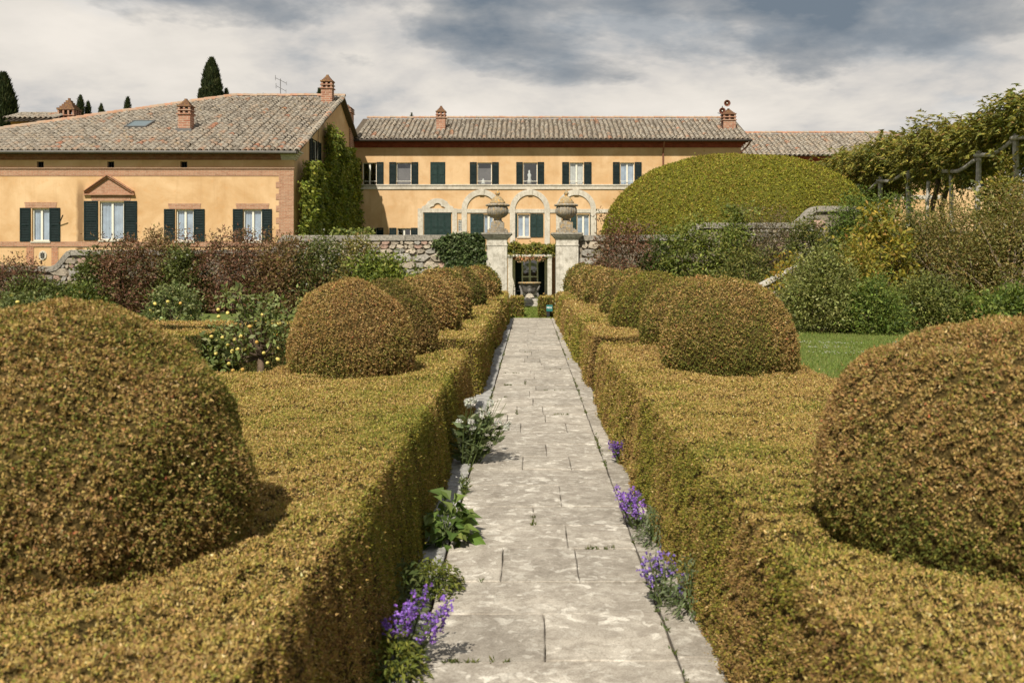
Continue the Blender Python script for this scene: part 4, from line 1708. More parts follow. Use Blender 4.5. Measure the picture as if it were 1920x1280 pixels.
p.quad(onroof(-22.02, 54.3, 0.18), onroof(-20.98, 54.3, 0.18), onroof(-20.98, 55.5, 0.18), onroof(-22.02, 55.5, 0.18))
gm, gnt, gb = new_mat('skylight_glass')
gb.inputs['Base Color'].default_value = (0.12, 0.16, 0.17, 1)
gb.inputs['Roughness'].default_value = 0.12
gb.inputs['Specular IOR Level'].default_value = 0.8
p.build('pane', gm, sk)

# ---------------------------------------------------------------- aerial on the ridge
ax, ay = -15.7, 62.6
an = thing('tv_aerial', (ax, ay, ZAP), 'thin metal television aerial standing on the ridge of the hipped roof', 'aerial')
m = MB()
m.tube([(ax, ay, ZAP - 0.1), (ax, ay, ZAP + 1.15)], 0.028, 6)
m.build('mast', M['steel'], an)
for (zz_, xa, xb, sl_) in ((1.05, -0.32, 0.38, -0.5), (0.55, -0.28, 0.35, -0.5), (0.12, -1.1, 0.55, 0)):
    m = MB()
    m.tube([(ax + xa, ay, ZAP + zz_ - sl_ * 0.32), (ax + xb, ay, ZAP + zz_ + sl_ * xb)], 0.018, 5)
    m.tube([(ax + xa, ay, ZAP + zz_ - sl_ * 0.32 - 0.16), (ax + xa, ay, ZAP + zz_ - sl_ * 0.32 + 0.16)], 0.018, 5)
    m.tube([(ax + xb, ay, ZAP + zz_ + sl_ * xb - 0.12), (ax + xb, ay, ZAP + zz_ + sl_ * xb + 0.12)], 0.014, 5)
    m.build('aerial_arm', M['steel'], an)

# ---------------------------------------------------------------- two round horns on a mast beside the right chimney
hx, hy = 13.55, 70.2
hs = thing('horn_mast', (hx, hy, 11.2), 'thin mast with two round brown horns beside the right villa chimney', 'horns')
m = MB()
m.tube([(hx, hy, 11.0), (hx, hy, EYE + (490 - 199) * hy / F)], 0.03, 6)
m.tube([(hx - 0.33, hy, EYE + (490 - 212) * hy / F), (hx, hy, EYE + (490 - 214) * hy / F)], 0.025, 6)
m.build('mast', M['iron'], hs)
for (xq, yq) in ((1362.5, 194.5), (1353.5, 209)):
    cx, cz = (xq - 994) * hy / F, EYE + (490 - yq) * hy / F
    m = MB()
    prof = [(0.235, -0.16), (0.22, -0.17), (0.15, -0.08), (0.07, 0.0), (0.05, 0.16), (0.06, 0.22)]
    n_ = 24
    vs, fs = [], []
    for (r_, d_) in prof:
        for k in range(n_):
            t = 2 * math.pi * k / n_
            vs.append((cx + r_ * math.cos(t), hy - 0.05 + d_, cz + r_ * math.sin(t)))
    for k in range(len(prof) - 1):
        for i in range(n_):
            j = (i + 1) % n_
            fs.append((k * n_ + i, k * n_ + j, (k + 1) * n_ + j, (k + 1) * n_ + i))
    fs.append(tuple((len(prof) - 1) * n_ + i for i in range(n_)))
    m.add(vs, fs)
    hn = m.build('horn', M['horn'], hs, True)
    m = MB()
    m.lathe(0, 0, [(0.03, 0), (0.055, 0.03), (0.03, 0.08)], 12)
    m.v = [(cx + x, hy - 0.14 - z, cz + y_) for x, y_, z in m.v]
    m.build('horn_throat', M['white_paint'], hn, True)

# ---------------------------------------------------------------- small building behind on the far left
bh = thing('back_house', (-33, 68, 0), 'small tiled building with a big lattice chimney behind the roof at far left', 'building')
m = MB()
YB0 = 67.0
sb = YB0 / F
bx = lambda x: (x - 994) * sb
bz = lambda y: EYE + (490 - y) * sb
m.box(bx(20), bx(92), YB0, YB0 + 4.4, -0.6, bz(228))
m.prism_x([(YB0, bz(228)), (YB0 + 4.4, bz(228)), (YB0 + 2.2, bz(213))][::-1], bx(20) + 0.001, bx(92) - 0.001)
m.build('wall', M['stucco_side'], bh)
m = MB()
ex = 0.35
m.prism_x([(YB0 - ex, bz(229)), (YB0 + 2.2, bz(209)), (YB0 + 4.4 + ex, bz(229)), (YB0 + 2.2, bz(206))], bx(12), bx(102))
br = m.build('roof', M['tile_bed'], bh)
tiled_roof(br, bx(12), bx(102), YB0 - ex - 0.1, bz(228) + 0.12, YB0 + 2.2, bz(207) + 0.1, 0.34, 0.38, seed=51)
cap_row(br, (bx(12), YB0 + 2.2, bz(206)), (bx(102), YB0 + 2.2, bz(206)), 0.17, 0.42, 8)
chimney(bh, bx(109.5), YB0 + 1.6, 4.0, bz(180) + 0.1, 1.12, tall_cap=0.95)

# ================================================================== GARDEN WALL AND GATE
YG = 36.0
sg = YG / F
gx = lambda x: (x - 994) * sg
gz_ = lambda y: EYE + (490 - y) * sg


def stone_mesh(seed):
    """irregular rubble stone about 1 x 0.3 x 1, front at y=-0.15"""
    rg = random.Random(seed)
    n = rg.choice((5, 6, 7))
    ring = []
    for k in range(n):
        a = 2 * math.pi * (k + rg.uniform(-0.25, 0.25)) / n
        sq = 1 / max(abs(math.cos(a)), abs(math.sin(a)))
        r = 0.5 * (0.75 * sq + 0.25) * rg.uniform(0.90, 1.06)
        ring.append((r * math.cos(a), r * math.sin(a)))
    vs = [(x * 0.86, -0.09 + rg.uniform(-0.02, 0.02), z * 0.86) for x, z in ring]
    vs += [(x, -0.05, z) for x, z in ring] + [(x, 0.12, z) for x, z in ring]
    fs = [tuple(range(n))[::1]]
    for i in range(n):
        j = (i + 1) % n
        fs += [(i, i + n, j + n, j), (i + n, i + 2 * n, j + 2 * n, j + n)]
    me = bpy.data.meshes.new('stone')
    me.from_pydata(vs, [], fs)
    return me


STONES = []
for k in range(10):
    for mt in ('rubble', 'rubble_pink', 'rubble_grey'):
        me = stone_mesh(k) if mt == 'rubble' else STONES[-1][0].copy()
        me.materials.clear()
        me.materials.append(M[mt])
        STONES.append((me, mt))


def lay_stones(wall, x0, x1, ztop, z0, y, seed):
    rg = random.Random(seed)
    z = z0
    o0 = worg(wall)
    while True:
        h = rg.uniform(0.12, 0.34)
        x = x0 + rg.uniform(-0.1, 0.1)
        if z + h * 0.6 > min(ztop(x0), ztop(x1)) and z + h * 0.6 > max(ztop(x0), ztop(x1)):
            break
        while x < x1:
            wd = h * rg.uniform(0.8, 2.6)
            if z + h * 0.75 <= ztop(x + wd / 2) + 0.03 and x + wd < x1 + 0.1:
                u = rg.random()
                mt = 1 if u < 0.16 else (2 if u < 0.5 else 0)
                me = STONES[rg.randrange(10) * 3 + mt][0]
                o = bpy.data.objects.new('stone', me)
                o.location = Vector((x + wd / 2, y, z + h / 2)) - o0
                o.scale = (wd * 1.0, rg.uniform(0.7, 1.1), h * 1.02 * rg.uniform(0.9, 1.12))
                o.rotation_euler = (0, rg.uniform(-0.12, 0.12), 0)
                put(o, wall)
            x += wd
        z += h * 0.97


def coping_blocks(wall, pts, th, y0, y1, step=0.95, seed=0):
    """blocks along a polyline of (x,z) giving the TOP; each block a part"""
    rg = random.Random(seed)
    L = [0]
    for (a, b), (c, d) in zip(pts[:-1], pts[1:]):
        L.append(L[-1] + math.hypot(c - a, d - b))

    def at(t):
        t = min(max(t, 0), L[-1] - 1e-6)
        i = max(j for j in range(len(L) - 1) if L[j] <= t)
        f = (t - L[i]) / (L[i + 1] - L[i])
        p = (pts[i][0] + (pts[i + 1][0] - pts[i][0]) * f, pts[i][1] + (pts[i + 1][1] - pts[i][1]) * f)
        d = Vector((pts[i + 1][0] - pts[i][0], 0, pts[i + 1][1] - pts[i][1])).normalized()
        return p, d
    t = 0.0
    while t < L[-1] - 0.05:
        l = min(step * rg.uniform(0.8, 1.2), L[-1] - t)
        n = max(1, int(l / 0.16))
        top, bot = [], []
        for k in range(n + 1):
            (x, z), d = at(t + 0.006 + (l - 0.012) * k / n)
            nx, nz = -d.z, d.x
            if nz < 0:
                nx, nz = -nx, -nz
            top.append((x, z))
            bot.append((x - nx * th * 0.5, z - th))
        m = MB()
        jit = rg.uniform(-0.012, 0.012)
        m.prism_y([(a, b + jit) for a, b in bot] + [(a, b + jit) for a, b in top[::-1]], y0 + rg.uniform(-0.01, 0.01), y1)
        m.build('coping_stone', M['coping'], wall, bevel=0.015)
        t += l


def wall_body(name, label, tops, x0, x1, y):
    """tops: polyline (x,z) of wall top under the coping"""
    w_ = thing(name, ((x0 + x1) / 2, y, 0), label, 'wall')
    m = MB()
    m.prism_y([(x0, -0.3), (x1, -0.3)] + [(a, b) for a, b in tops[::-1]], y, y + 0.5)
    m.build('wall_core', M['mortar'], w_)
    return w_


def scurve(xa, za, xb, zb, n=10):
    out = []
    for k in range(n + 1):
        t = k / n
        u = t * t * (3 - 2 * t)
        out.append((xa + (xb - xa) * t, za + (zb - za) * u))
    return out


cth = 0.21
topL = [(-20.5, gz_(499))] + scurve(gx(98), gz_(499), gx(133), gz_(468.5)) + scurve(gx(505), gz_(468.5), gx(535), gz_(441)) + [(gx(909), gz_(441))]
wl_ = wall_body('garden_wall', 'rubble stone garden wall with stepped coping left of the gate', [(a, b - cth * 0.9) for a, b in topL], -20.5, gx(909), YG)
coping_blocks(wl_, topL, cth, YG - 0.11, YG + 0.56, 1.35, 2)
ztL = lambda x: float(np.interp(x, [p[0] for p in topL], [p[1] for p in topL])) - cth - 0.01
lay_stones(wl_, gx(-5), gx(185), ztL, 0.9, YG - 0.005, 4)
lay_stones(wl_, gx(560), gx(905), ztL, 0.85, YG - 0.005, 5)
topR = [(gx(1084), gz_(441)), (gx(1225), gz_(441))] + scurve(gx(1285), gz_(441), gx(1312), gz_(418)) + scurve(gx(1486), gz_(418), gx(1530), gz_(387)) + [(gx(1625), gz_(387)), (gx(1640), gz_(420)), (14.55, gz_(425))]
wr_ = wall_body('garden_wall', 'rubble stone garden wall rising in curved steps right of the gate', [(a, b - cth * 0.9) for a, b in topR], gx(1084), 14.55, YG)
coping_blocks(wr_, topR[:-2], cth, YG - 0.11, YG + 0.56, 1.35, 3)
ztR = lambda x: float(np.interp(x, [p[0] for p in topR], [p[1] for p in topR])) - cth - 0.01
lay_stones(wr_, gx(1086), gx(1135), ztR, 0.9, YG - 0.005, 6)
lay_stones(wr_, gx(1395), gx(1545), ztR, 1.1, YG - 0.005, 7)

# pillars
for (xa, xb, side, lab) in ((912.5, 951.0, -1, 'pale stone gate pillar on the left of the gate'), (1042, 1084, 1, 'pale stone gate pillar on the right of the gate')):
    a, b = gx(xa), gx(xb)
    pl_ = thing('gate_pillar', ((a + b) / 2, YG, 0), lab, 'gate pillar', 'pillars of the garden gate')
    y0, y1 = YG - 0.25, YG + 0.62
    m = MB()
    m.box(a, b, y0, y1, 0.25, gz_(461))
    m.build('shaft', M['stone_white'], pl_, bevel=0.01)
    m = MB()
    inn = b if side < 0 else a
    for xx in ((inn - 0.13 if side < 0 else inn + 0.10),):
        m.box(xx, xx + 0.025, y0 - 0.018, y0 - 0.002, 0.3, gz_(463))
    m.build('shaft_moulding', M['stone_white'], pl_)
    m = MB()
    m.box(a - 0.05, b + 0.05, y0 - 0.05, y1 + 0.05, -0.1, 0.25)
    m.build('plinth', M['stone_white'], pl_, bevel=0.01)
    m = MB()
    m.box(a - 0.02, b + 0.02, y0 - 0.02, y1 + 0.02, gz_(461) + 0.001, gz_(459))
    m.box(a + 0.005, b - 0.005, y0 + 0.005, y1 - 0.005, gz_(459) + 0.001, gz_(449))
    z = gz_(449)
    for k in range(4):
        e = 0.02 + 0.035 * k
        m.box(a - e, b + e, y0 - e, y1 + e, z + 0.001, z + 0.04)
        z += 0.04
    m.build('capital', M['stone_white'], pl_)
    m = MB()
    e = 0.17
    m.box(a - e, b + e, y0 - e, y1 + e, z + 0.002, gz_(436.5))
    m.build('cap_slab', M['coping'], pl_, bevel=0.02)
    # urn
    cx, cy, zb_ = (a + b) / 2 - 0.02 * side, YG + 0.18, gz_(436.5)
    u = thing('stone_urn', (cx, cy, zb_), ('lichen stained stone urn with lid on the left gate pillar' if side < 0 else 'darker weathered stone urn with lid on the right gate pillar'), 'urn', 'urns on the gate pillars')
    ss = 0.0193
    m = MB()
    m.box(cx - 0.37, cx + 0.37, cy - 0.37, cy + 0.37, zb_ + 0.002, zb_ + 0.07)
    for k in range(2):
        e = 0.36 - 0.05 * k
        m.box(cx - e, cx + e, cy - e, cy + e, zb_ + 0.071 + 0.045 * k, zb_ + 0.114 + 0.045 * k)
    m.box(cx - 0.235, cx + 0.235, cy - 0.235, cy + 0.235, zb_ + 0.161, zb_ + 0.38)
    m.build('base', M['urn'], u, bevel=0.012)
    m = MB()
    m.lathe(cx, cy, [(0.20, zb_ + 0.38), (0.20, zb_ + 0.41), (0.16, zb_ + 0.43), (0.135, zb_ + 0.48), (0.14, zb_ + 0.52), (0.19, zb_ + 0.55)], 32)
    m.build('foot', M['urn'], u, True)
    gad = lambda t, k: 1 + 0.045 * abs(math.sin(t * 12)) * (1 if 1 <= k <= 8 else 0)
    m = MB()
    m.lathe(cx, cy, [(0.15, zb_ + 0.53), (0.24, zb_ + 0.57), (0.33, zb_ + 0.64), (0.375, zb_ + 0.72), (0.385, zb_ + 0.80), (0.37, zb_ + 0.88), (0.345, zb_ + 0.935), (0.33, zb_ + 0.95), (0.32, zb_ + 0.97)], 96, gad)
    m.build('bowl', M['urn'], u, True)
    gad2 = lambda t, k: 1 + 0.03 * math.sin(t * 22) * (1 if 1 <= k <= 4 else 0)
    m = MB()
    m.lathe(cx, cy, [(0.30, zb_ + 0.955), (0.40, zb_ + 0.965), (0.435, zb_ + 0.995), (0.42, zb_ + 1.03), (0.34, zb_ + 1.06), (0.28, zb_ + 1.07)], 96, gad2)
    m.build('rim', M['urn'], u, True)
    m = MB()
    gad3 = lambda t, k: 1 + 0.07 * math.sin(t * 9 + k) * (1 if k >= 1 else 0)
    m.lathe(cx, cy, [(0.28, zb_ + 1.065), (0.265, zb_ + 1.12), (0.215, zb_ + 1.17), (0.20, zb_ + 1.22), (0.15, zb_ + 1.28), (0.09, zb_ + 1.32), (0.055, zb_ + 1.35)], 48, gad3)
    m.build('lid', M['urn_lid'], u, True)
    m = MB()
    m.lathe(cx, cy, [(0.05, zb_ + 1.345), (0.06, zb_ + 1.38), (0.085, zb_ + 1.41), (0.09, zb_ + 1.44), (0.06, zb_ + 1.49), (0.03, zb_ + 1.53), (0.012, zb_ + 1.565)], 20)
    m.build('finial', M['urn_lid'], u, True)

# fountain basin behind the gate
fc = (0.0 + (994 - 994) * 0.0214, 40.2)
fn = thing('fountain', (fc[0], fc[1], 0), 'dark stone fountain basin with shell ornament on white steps behind the gate', 'fountain')
cx, cy = fc[0] - 0.02, fc[1]
for (hw, z0, z1) in ((1.15, 0.0, 0.10), (0.95, 0.10, 0.30)):
    m = MB()
    m.box(cx - hw, cx + hw, cy - hw * 0.75, cy + hw * 0.75, z0 + 0.002, z1)
    m.build('step', M['stone_white'], fn, bevel=0.02)
m = MB()
m.lathe(cx, cy, [(0.26, 0.302), (0.24, 0.34), (0.17, 0.38), (0.14, 0.44), (0.16, 0.50), (0.21, 0.52)], 28)
m.build('pedestal', M['fountain'], fn, True)
m = MB()
gadf = lambda t, k: 1 + 0.05 * math.cos(t * 8) * (1 if 1 <= k <= 4 else 0)
m.lathe(cx, cy, [(0.18, 0.50), (0.24, 0.54), (0.29, 0.62), (0.335, 0.74), (0.38, 0.85), (0.41, 0.905)], 64, gadf)
m.build('basin', M['fountain'], fn, True)
m = MB()
m.lathe(cx, cy, [(0.40, 0.90), (0.455, 0.91), (0.465, 0.935), (0.455, 0.96), (0.40, 0.965), (0.36, 0.94)], 48)
m.build('rim', M['urn_lid'], fn, True)
m = MB()
vs, fs = [(cx, cy - 0.40, 0.33)], []
ns = 17
for k in range(ns):
    a = math.pi * (0.04 + 0.92 * k / (ns - 1))
    r = 0.185 * (1.0 if k % 2 else 0.88)
    vs.append((cx + r * math.cos(a), cy - 0.38 - (0.03 if k % 2 else 0), 0.33 + r * 1.15 * math.sin(a)))
    vs.append((cx + r * math.cos(a), cy - 0.30, 0.33 + r * 1.15 * math.sin(a)))
for k in range(ns - 1):
    fs += [(0, 1 + 2 * k, 3 + 2 * k), (1 + 2 * k, 2 + 2 * k, 4 + 2 * k, 3 + 2 * k)]
m.add(vs, fs)
m.build('shell', M['stone_trim'], fn)
for sx in (-1, 1):
    m = MB()
    m.tube([(cx + sx * 0.40, cy - 0.16, 0.82), (cx + sx * 0.33, cy - 0.24, 0.66), (cx + sx * 0.31, cy - 0.30, 0.50), (cx + sx * 0.36, cy - 0.32, 0.38), (cx + sx * 0.30, cy - 0.34, 0.33)], [0.03, 0.045, 0.055, 0.05, 0.04], 8)
    m.build('scroll_leg', M['fountain'], fn, True)
m = MB()
m.lathe(cx, cy - 0.33, [(0.02, 0.54), (0.08, 0.56), (0.10, 0.62), (0.08, 0.69), (0.03, 0.72)], 14)
m.build('carved_mask', M['fountain'], fn, True)

# teal sign on a dark post by the right return hedge
sy = 31.25
ssg = sy / F
sgn = thing('sign', ((1029.5 - 994) * ssg, sy, 0), 'small teal sign with white letters on a dark post beside the path end', 'sign')
x0, x1 = (1024.6 - 994) * ssg, (1036 - 994) * ssg
zt, zbm = EYE + (490 - 571.5) * ssg, EYE + (490 - 583.5) * ssg
m = MB()
m.box(x0, x1, sy, sy + 0.012, zbm, zt)
pn = m.build('panel', M['sign_green'], sgn)
m = MB()
m.box(x0 + 0.01, x0 + 0.10, sy + 0.013, sy + 0.05, 0, zt - 0.02)
m.build('post', M['iron'], sgn)
GLY = {'P': [(0, 0, .22, 1), (.22, .80, .70, 1), (.22, .38, .70, .58), (.60, .50, .82, .90)],
       'R': [(0, 0, .22, 1), (.22, .80, .70, 1), (.22, .38, .70, .58), (.60, .50, .82, .90), (.50, 0, .76, .40)],
       'I': [(.2, 0, .44, 1)], 'V': [(0, .4, .2, 1), (.12, .15, .34, .5), (.28, 0, .48, .25), (.42, .15, .64, .5), (.56, .4, .76, 1)]}
pen, lh_ = x0 + 0.012, 0.062
for q_, ch_ in enumerate('PRIV'):
    m = MB()
    for (a, b, c, d) in GLY[ch_]:
        m.box(pen + a * lh_ * 0.72, pen + c * lh_ * 0.72, sy - 0.003 - 0.0004 * len(m.f), sy - 0.001, zbm + 0.082 + b * lh_, zbm + 0.082 + d * lh_)
    m.build('letter', M['white'], pn)
    pen += lh_ * (0.72 if ch_ != 'I' else 0.5)

# ================================================================== HEDGES
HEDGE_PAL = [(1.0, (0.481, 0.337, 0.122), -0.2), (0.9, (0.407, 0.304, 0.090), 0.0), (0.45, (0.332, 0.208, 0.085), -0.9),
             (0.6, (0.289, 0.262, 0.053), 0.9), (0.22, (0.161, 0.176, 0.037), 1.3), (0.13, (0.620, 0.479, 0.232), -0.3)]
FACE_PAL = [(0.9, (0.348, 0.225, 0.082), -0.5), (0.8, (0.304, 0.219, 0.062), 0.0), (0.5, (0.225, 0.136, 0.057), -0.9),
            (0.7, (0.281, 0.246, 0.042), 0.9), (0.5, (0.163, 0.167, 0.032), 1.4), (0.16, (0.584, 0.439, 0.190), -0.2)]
DOME_PAL = [(1.0, (0.420, 0.282, 0.108), -0.2), (0.9, (0.339, 0.240, 0.079), 0.0), (0.5, (0.267, 0.157, 0.064), -0.9),
            (0.6, (0.216, 0.194, 0.041), 0.9), (0.32, (0.123, 0.136, 0.030), 1.5), (0.13, (0.533, 0.392, 0.194), -0.3), (0.02, (0.512, 0.168, 0.086), -0.5)]
GREEN_PAL = [(0.9, (0.25, 0.215, 0.042), 0.0), (0.9, (0.19, 0.185, 0.032), 0.3), (0.5, (0.28, 0.19, 0.060), -0.9), (0.6, (0.11, 0.130, 0.026), 1.0), (0.12, (0.44, 0.36, 0.13), -0.2)]
BIG_PAL = [(1.0, (0.279, 0.270, 0.032), 0.3), (0.9, (0.225, 0.225, 0.028), 0.5), (0.5, (0.140, 0.153, 0.025), 0.2), (0.3, (0.279, 0.207, 0.048), -1.2), (0.12, (0.378, 0.351, 0.076), 0.2)]
DARK_GREEN_PAL = [(0.8, (0.092, 0.098, 0.028), 0), (0.9, (0.068, 0.083, 0.021), 0.4), (0.4, (0.128, 0.106, 0.036), -0.8), (0.4, (0.044, 0.060, 0.016), 0.8)]  # dark green leaf colours for the sides of two hedges
CAM = np.array([0, 0, EYE])


def leaf_len(P):
    d = np.linalg.norm(P - CAM, axis=1)
    return np.clip(0.00178 * d, 0.0115, 0.2)


def surface_leaves(V, Fq, pal, parent, mat, cov=1.5, seed=0, lift=0.010, top_pal=None, lmin=None, patch_scale=1.1, name='foliage', away=0.26, green_low=None, vis=None, pits=True):
    rg = np.random.default_rng(seed)

    def dens(c, n):
        L = leaf_len(c) if lmin is None else np.maximum(leaf_len(c), lmin)
        d = cov * 1.12 / (0.30 * L * L)
        facing = np.einsum('ij,ij->i', CAM - c, n) > -0.05 * np.linalg.norm(c - CAM, axis=1)
        d = d * np.where(facing, 1.0, away)
        xi_, yi_ = c[:, 0] / np.maximum(c[:, 1], 0.3) * F, (EYE - c[:, 2]) / np.maximum(c[:, 1], 0.3) * F
        d = d * np.where((np.abs(xi_ + 34) < 1060) & (yi_ < 860), 1.0, 0.42)
        if vis is not None:
            d = d * vis(c, n)
        return d
    P, N = scatter(V, Fq, dens, rg)
    Lq = leaf_len(P)[:, None]
    pit = noise3(P / np.exp(np.round(np.log(np.maximum(Lq, 0.016)) * 3) / 3) * 1.9, 1.0, seed + 11, 2) if pits else np.ones(len(P))
    kp = pit > -0.38 + 0.12 * rg.normal(size=len(P))
    P, N, pit = P[kp], N[kp], pit[kp]
    n = len(P)
    L = (leaf_len(P) if lmin is None else np.maximum(leaf_len(P), lmin)) * rg.uniform(0.65, 1.35, n)
    rnd = unit(rg.normal(size=(n, 3)))
    D = unit(rnd * 0.95 + N * 0.55 + np.array([0, 0, 0.15]))
    LN = unit(N * 1.0 + unit(rg.normal(size=(n, 3))) * 0.8)
    P = P + N * (rg.uniform(-1.0, 0.45, n) + 0.5 * np.clip(pit, -0.5, 1))[:, None] * np.minimum(L[:, None], 0.06) * 0.8
    stray = rg.random(n) < 0.02
    P = P + N * np.where(stray, rg.exponential(0.016, n) * np.clip(L / 0.02, 1, 2.2), 0)[:, None]
    patch = noise3(P, patch_scale, seed + 5, 3) * 1.7 + noise3(P, patch_scale * 6, seed + 6, 2) * 1.0
    if green_low is not None:
        patch = patch + green_low(P)
    cols = pal_cols(n, pal, patch, 0.16, rg)
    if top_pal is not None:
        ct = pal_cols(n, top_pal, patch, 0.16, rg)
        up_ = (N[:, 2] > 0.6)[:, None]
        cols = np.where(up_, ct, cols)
    o = quick_mesh(name, leaf_tris(P, D, LN, L, L * rg.uniform(0.42, 0.68, n)), 3, mat, parent, cols)
    o["kind"] = "stuff"
    return o


def rounded_box(x0, x1, y0, y1, z0, z1, r, stepf):
    """grid of a rounded block without bottom: V,F. stepf(y)->grid step along y"""
    ysl = [y0]
    while ysl[-1] < y1:
        ysl.append(min(y1, ysl[-1] + stepf(ysl[-1])))
    ysl = np.array(ysl)
    st = stepf(y0)
    nx = max(4, int((x1 - x0) / max(st, 0.06)))
    nz = max(4, int((z1 - z0) / max(st, 0.06)))
    xl, zl = np.linspace(x0, x1, nx + 1), np.linspace(z0, z1, nz + 1)
    Vs, Fs = [], []
    base = 0

    def patch_(A, B, fn, flip):
        nonlocal base
        na, nb = len(A), len(B)
        aa, bb = np.meshgrid(A, B, indexing='ij')
        Vs.append(fn(aa.ravel(), bb.ravel()))
        i, j = np.meshgrid(np.arange(na - 1), np.arange(nb - 1), indexing='ij')
        i, j = i.ravel(), j.ravel()
        q = np.stack([i * nb + j, (i + 1) * nb + j, (i + 1) * nb + j + 1, i * nb + j + 1], 1) + base
        Fs.append(q[:, ::-1] if flip else q)
        base += na * nb
    c = lambda v, u: np.full_like(u, v)
    patch_(xl, ysl, lambda a, b: np.stack([a, b, c(z1, a)], 1), False)
    patch_(ysl, zl, lambda a, b: np.stack([c(x1, a), a, b], 1), False)
    patch_(ysl, zl, lambda a, b: np.stack([c(x0, a), a, b], 1), True)
    patch_(xl, zl, lambda a, b: np.stack([a, c(y0, a), b], 1), False)
    patch_(xl, zl, lambda a, b: np.stack([a, c(y1, a), b], 1), True)
    V = np.concatenate(Vs)
    Fq = np.concatenate(Fs)
    lo = np.array([x0 + r, y0 + r, z0 - 1])
    hi = np.array([x1 - r, y1 - r, z1 - r])
    q = np.clip(V, lo, hi)
    d = V - q
    ln = np.linalg.norm(d, axis=1, keepdims=True)
    V = np.where(ln > 1e-6, q + d / np.maximum(ln, 1e-9) * np.minimum(ln, r), V)
    nrm = np.where(ln > 1e-6, d / np.maximum(ln, 1e-9), 0)
    return V, Fq, nrm


def hedge(label, x0, x1, y0, y1, z1, seed, lean=0.0, grooves=0.0, cov=1.5, wav=0.022, group=None, inner=None, z0=0.0, r=0.022, pal=None, tpal=None):
    h = thing('clipped_hedge', ((x0 + x1) / 2, (y0 + y1) / 2, z0), label, 'hedge', group)
    stp = (lambda yy: max(0.03, 0.0065 * max(yy, 2))) if grooves > 0.03 else (lambda yy: max(0.045, 0.012 * max(yy, 2)))
    V, Fq, nr = rounded_box(x0, x1, y0, y1, z0, z1, r, stp)
    dsp = wav * noise3(V, 2.2, seed, 2) + wav * 1.0 * noise3(V * (1, 1, 0.25), 11, seed + 1, 2)
    V = V + nr * dsp[:, None]
    V += nr * (0.012 * noise3(V, 30, seed + 7, 2))[:, None]
    top = V[:, 2] > z1 - r * 1.2
    V[:, 2] += np.where(top, 0.02 * noise3(V, 0.9, seed + 2), 0)
    if grooves:
        gr_ = noise3(V * (1.6, 34, 1), 1.0, seed + 3, 1)
        V[:, 2] -= np.where(top, grooves * np.clip((gr_ - 0.3) * 3, 0, 1) * np.clip(0.35 + 0.9 * noise3(V * (0.6, 1.6, 1), 1.6, seed + 9), 0, 1), 0)
    if lean and inner:
        f = np.clip((V[:, 2] - z0) / (z1 - z0), 0, 1)
        V[:, 0] += np.where(np.abs(V[:, 0] - inner) < 0.3, lean * f, 0)
    core = quick_mesh('core', V - nr * 0.018, 4, M['core'], h, None, True, Fq)
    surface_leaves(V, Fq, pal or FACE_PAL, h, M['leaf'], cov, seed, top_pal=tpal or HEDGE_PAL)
    return h


GR_H = 'low clipped hedges along the stone path'
ZT = 0.735
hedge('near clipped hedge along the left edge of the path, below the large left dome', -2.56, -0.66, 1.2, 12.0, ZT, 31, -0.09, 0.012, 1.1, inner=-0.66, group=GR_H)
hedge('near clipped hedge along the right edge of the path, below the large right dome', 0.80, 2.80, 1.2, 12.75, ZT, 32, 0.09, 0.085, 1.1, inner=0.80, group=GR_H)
segL = [(13.2, 19.7, 0.765), (20.0, 25.0, 0.80), (25.3, 30.9, 0.84)]
segR = [(14.0, 16.9, 0.76), (17.2, 20.8, 0.775), (21.1, 25.5, 0.80), (25.8, 31.1, 0.84)]
LN = ['second clipped hedge of the left row, past the first gap', 'third clipped hedge of the left row, halfway to the gate', 'farthest clipped hedge of the left row, ending near the gate']
RN = ['second clipped hedge of the right row, past the first gap', 'third clipped hedge of the right row', 'fourth clipped hedge of the right row', 'farthest clipped hedge of the right row, ending near the gate']
for k, (a, b, z) in enumerate(segL):
    hedge(LN[k], -2.5, -0.68 + 0.01 * k, a, b, z, 40 + k, -0.06, 0, 1.1, 0.03, GR_H, -0.68)
for k, (a, b, z) in enumerate(segR):
    hedge(RN[k], 0.82 - 0.015 * k, 2.8, a, b, z, 50 + k, 0.07, 0.015, 1.1, 0.03, GR_H, 0.82)
hedge('low cross hedge leaving the left hedge beside the large left dome', -8.0, -2.48, 8.65, 9.8, ZT - 0.02, 60, group=GR_H)
hedge('green sided clipped hedge behind the lemon tree', -9.5, -2.2, 15.2, 16.1, 0.84, 61, cov=1.4, pal=DARK_GREEN_PAL)
hedge('short clipped hedge block left of the lemon tree', -6.9, -4.6, 13.95, 14.9, 0.79, 62, cov=1.4, pal=DARK_GREEN_PAL)
hedge('short return hedge at the left of the path end', -0.64, -0.24, 31.6, 32.6, 0.66, 63, pal=GREEN_PAL, cov=1.6)
hedge('short return hedge at the right of the path end behind the sign', 0.30, 0.74, 31.5, 32.6, 0.66, 64, pal=GREEN_PAL, cov=1.6)


def dome_profile(n=22, tuck=0.93, z0=0.22, ex=1.0):
    out = []
    for k in range(n + 1):
        t = k / n
        if t < 0.2:
            u = t / 0.2
            out.append((tuck + (1 - tuck) * math.sin(u * math.pi / 2), z0 * u))
        else:
            a = (t - 0.2) / 0.8 * math.pi / 2
            out.append((max(math.cos(a) ** ex, 0.002), z0 + (1 - z0) * math.sin(a)))
    return out


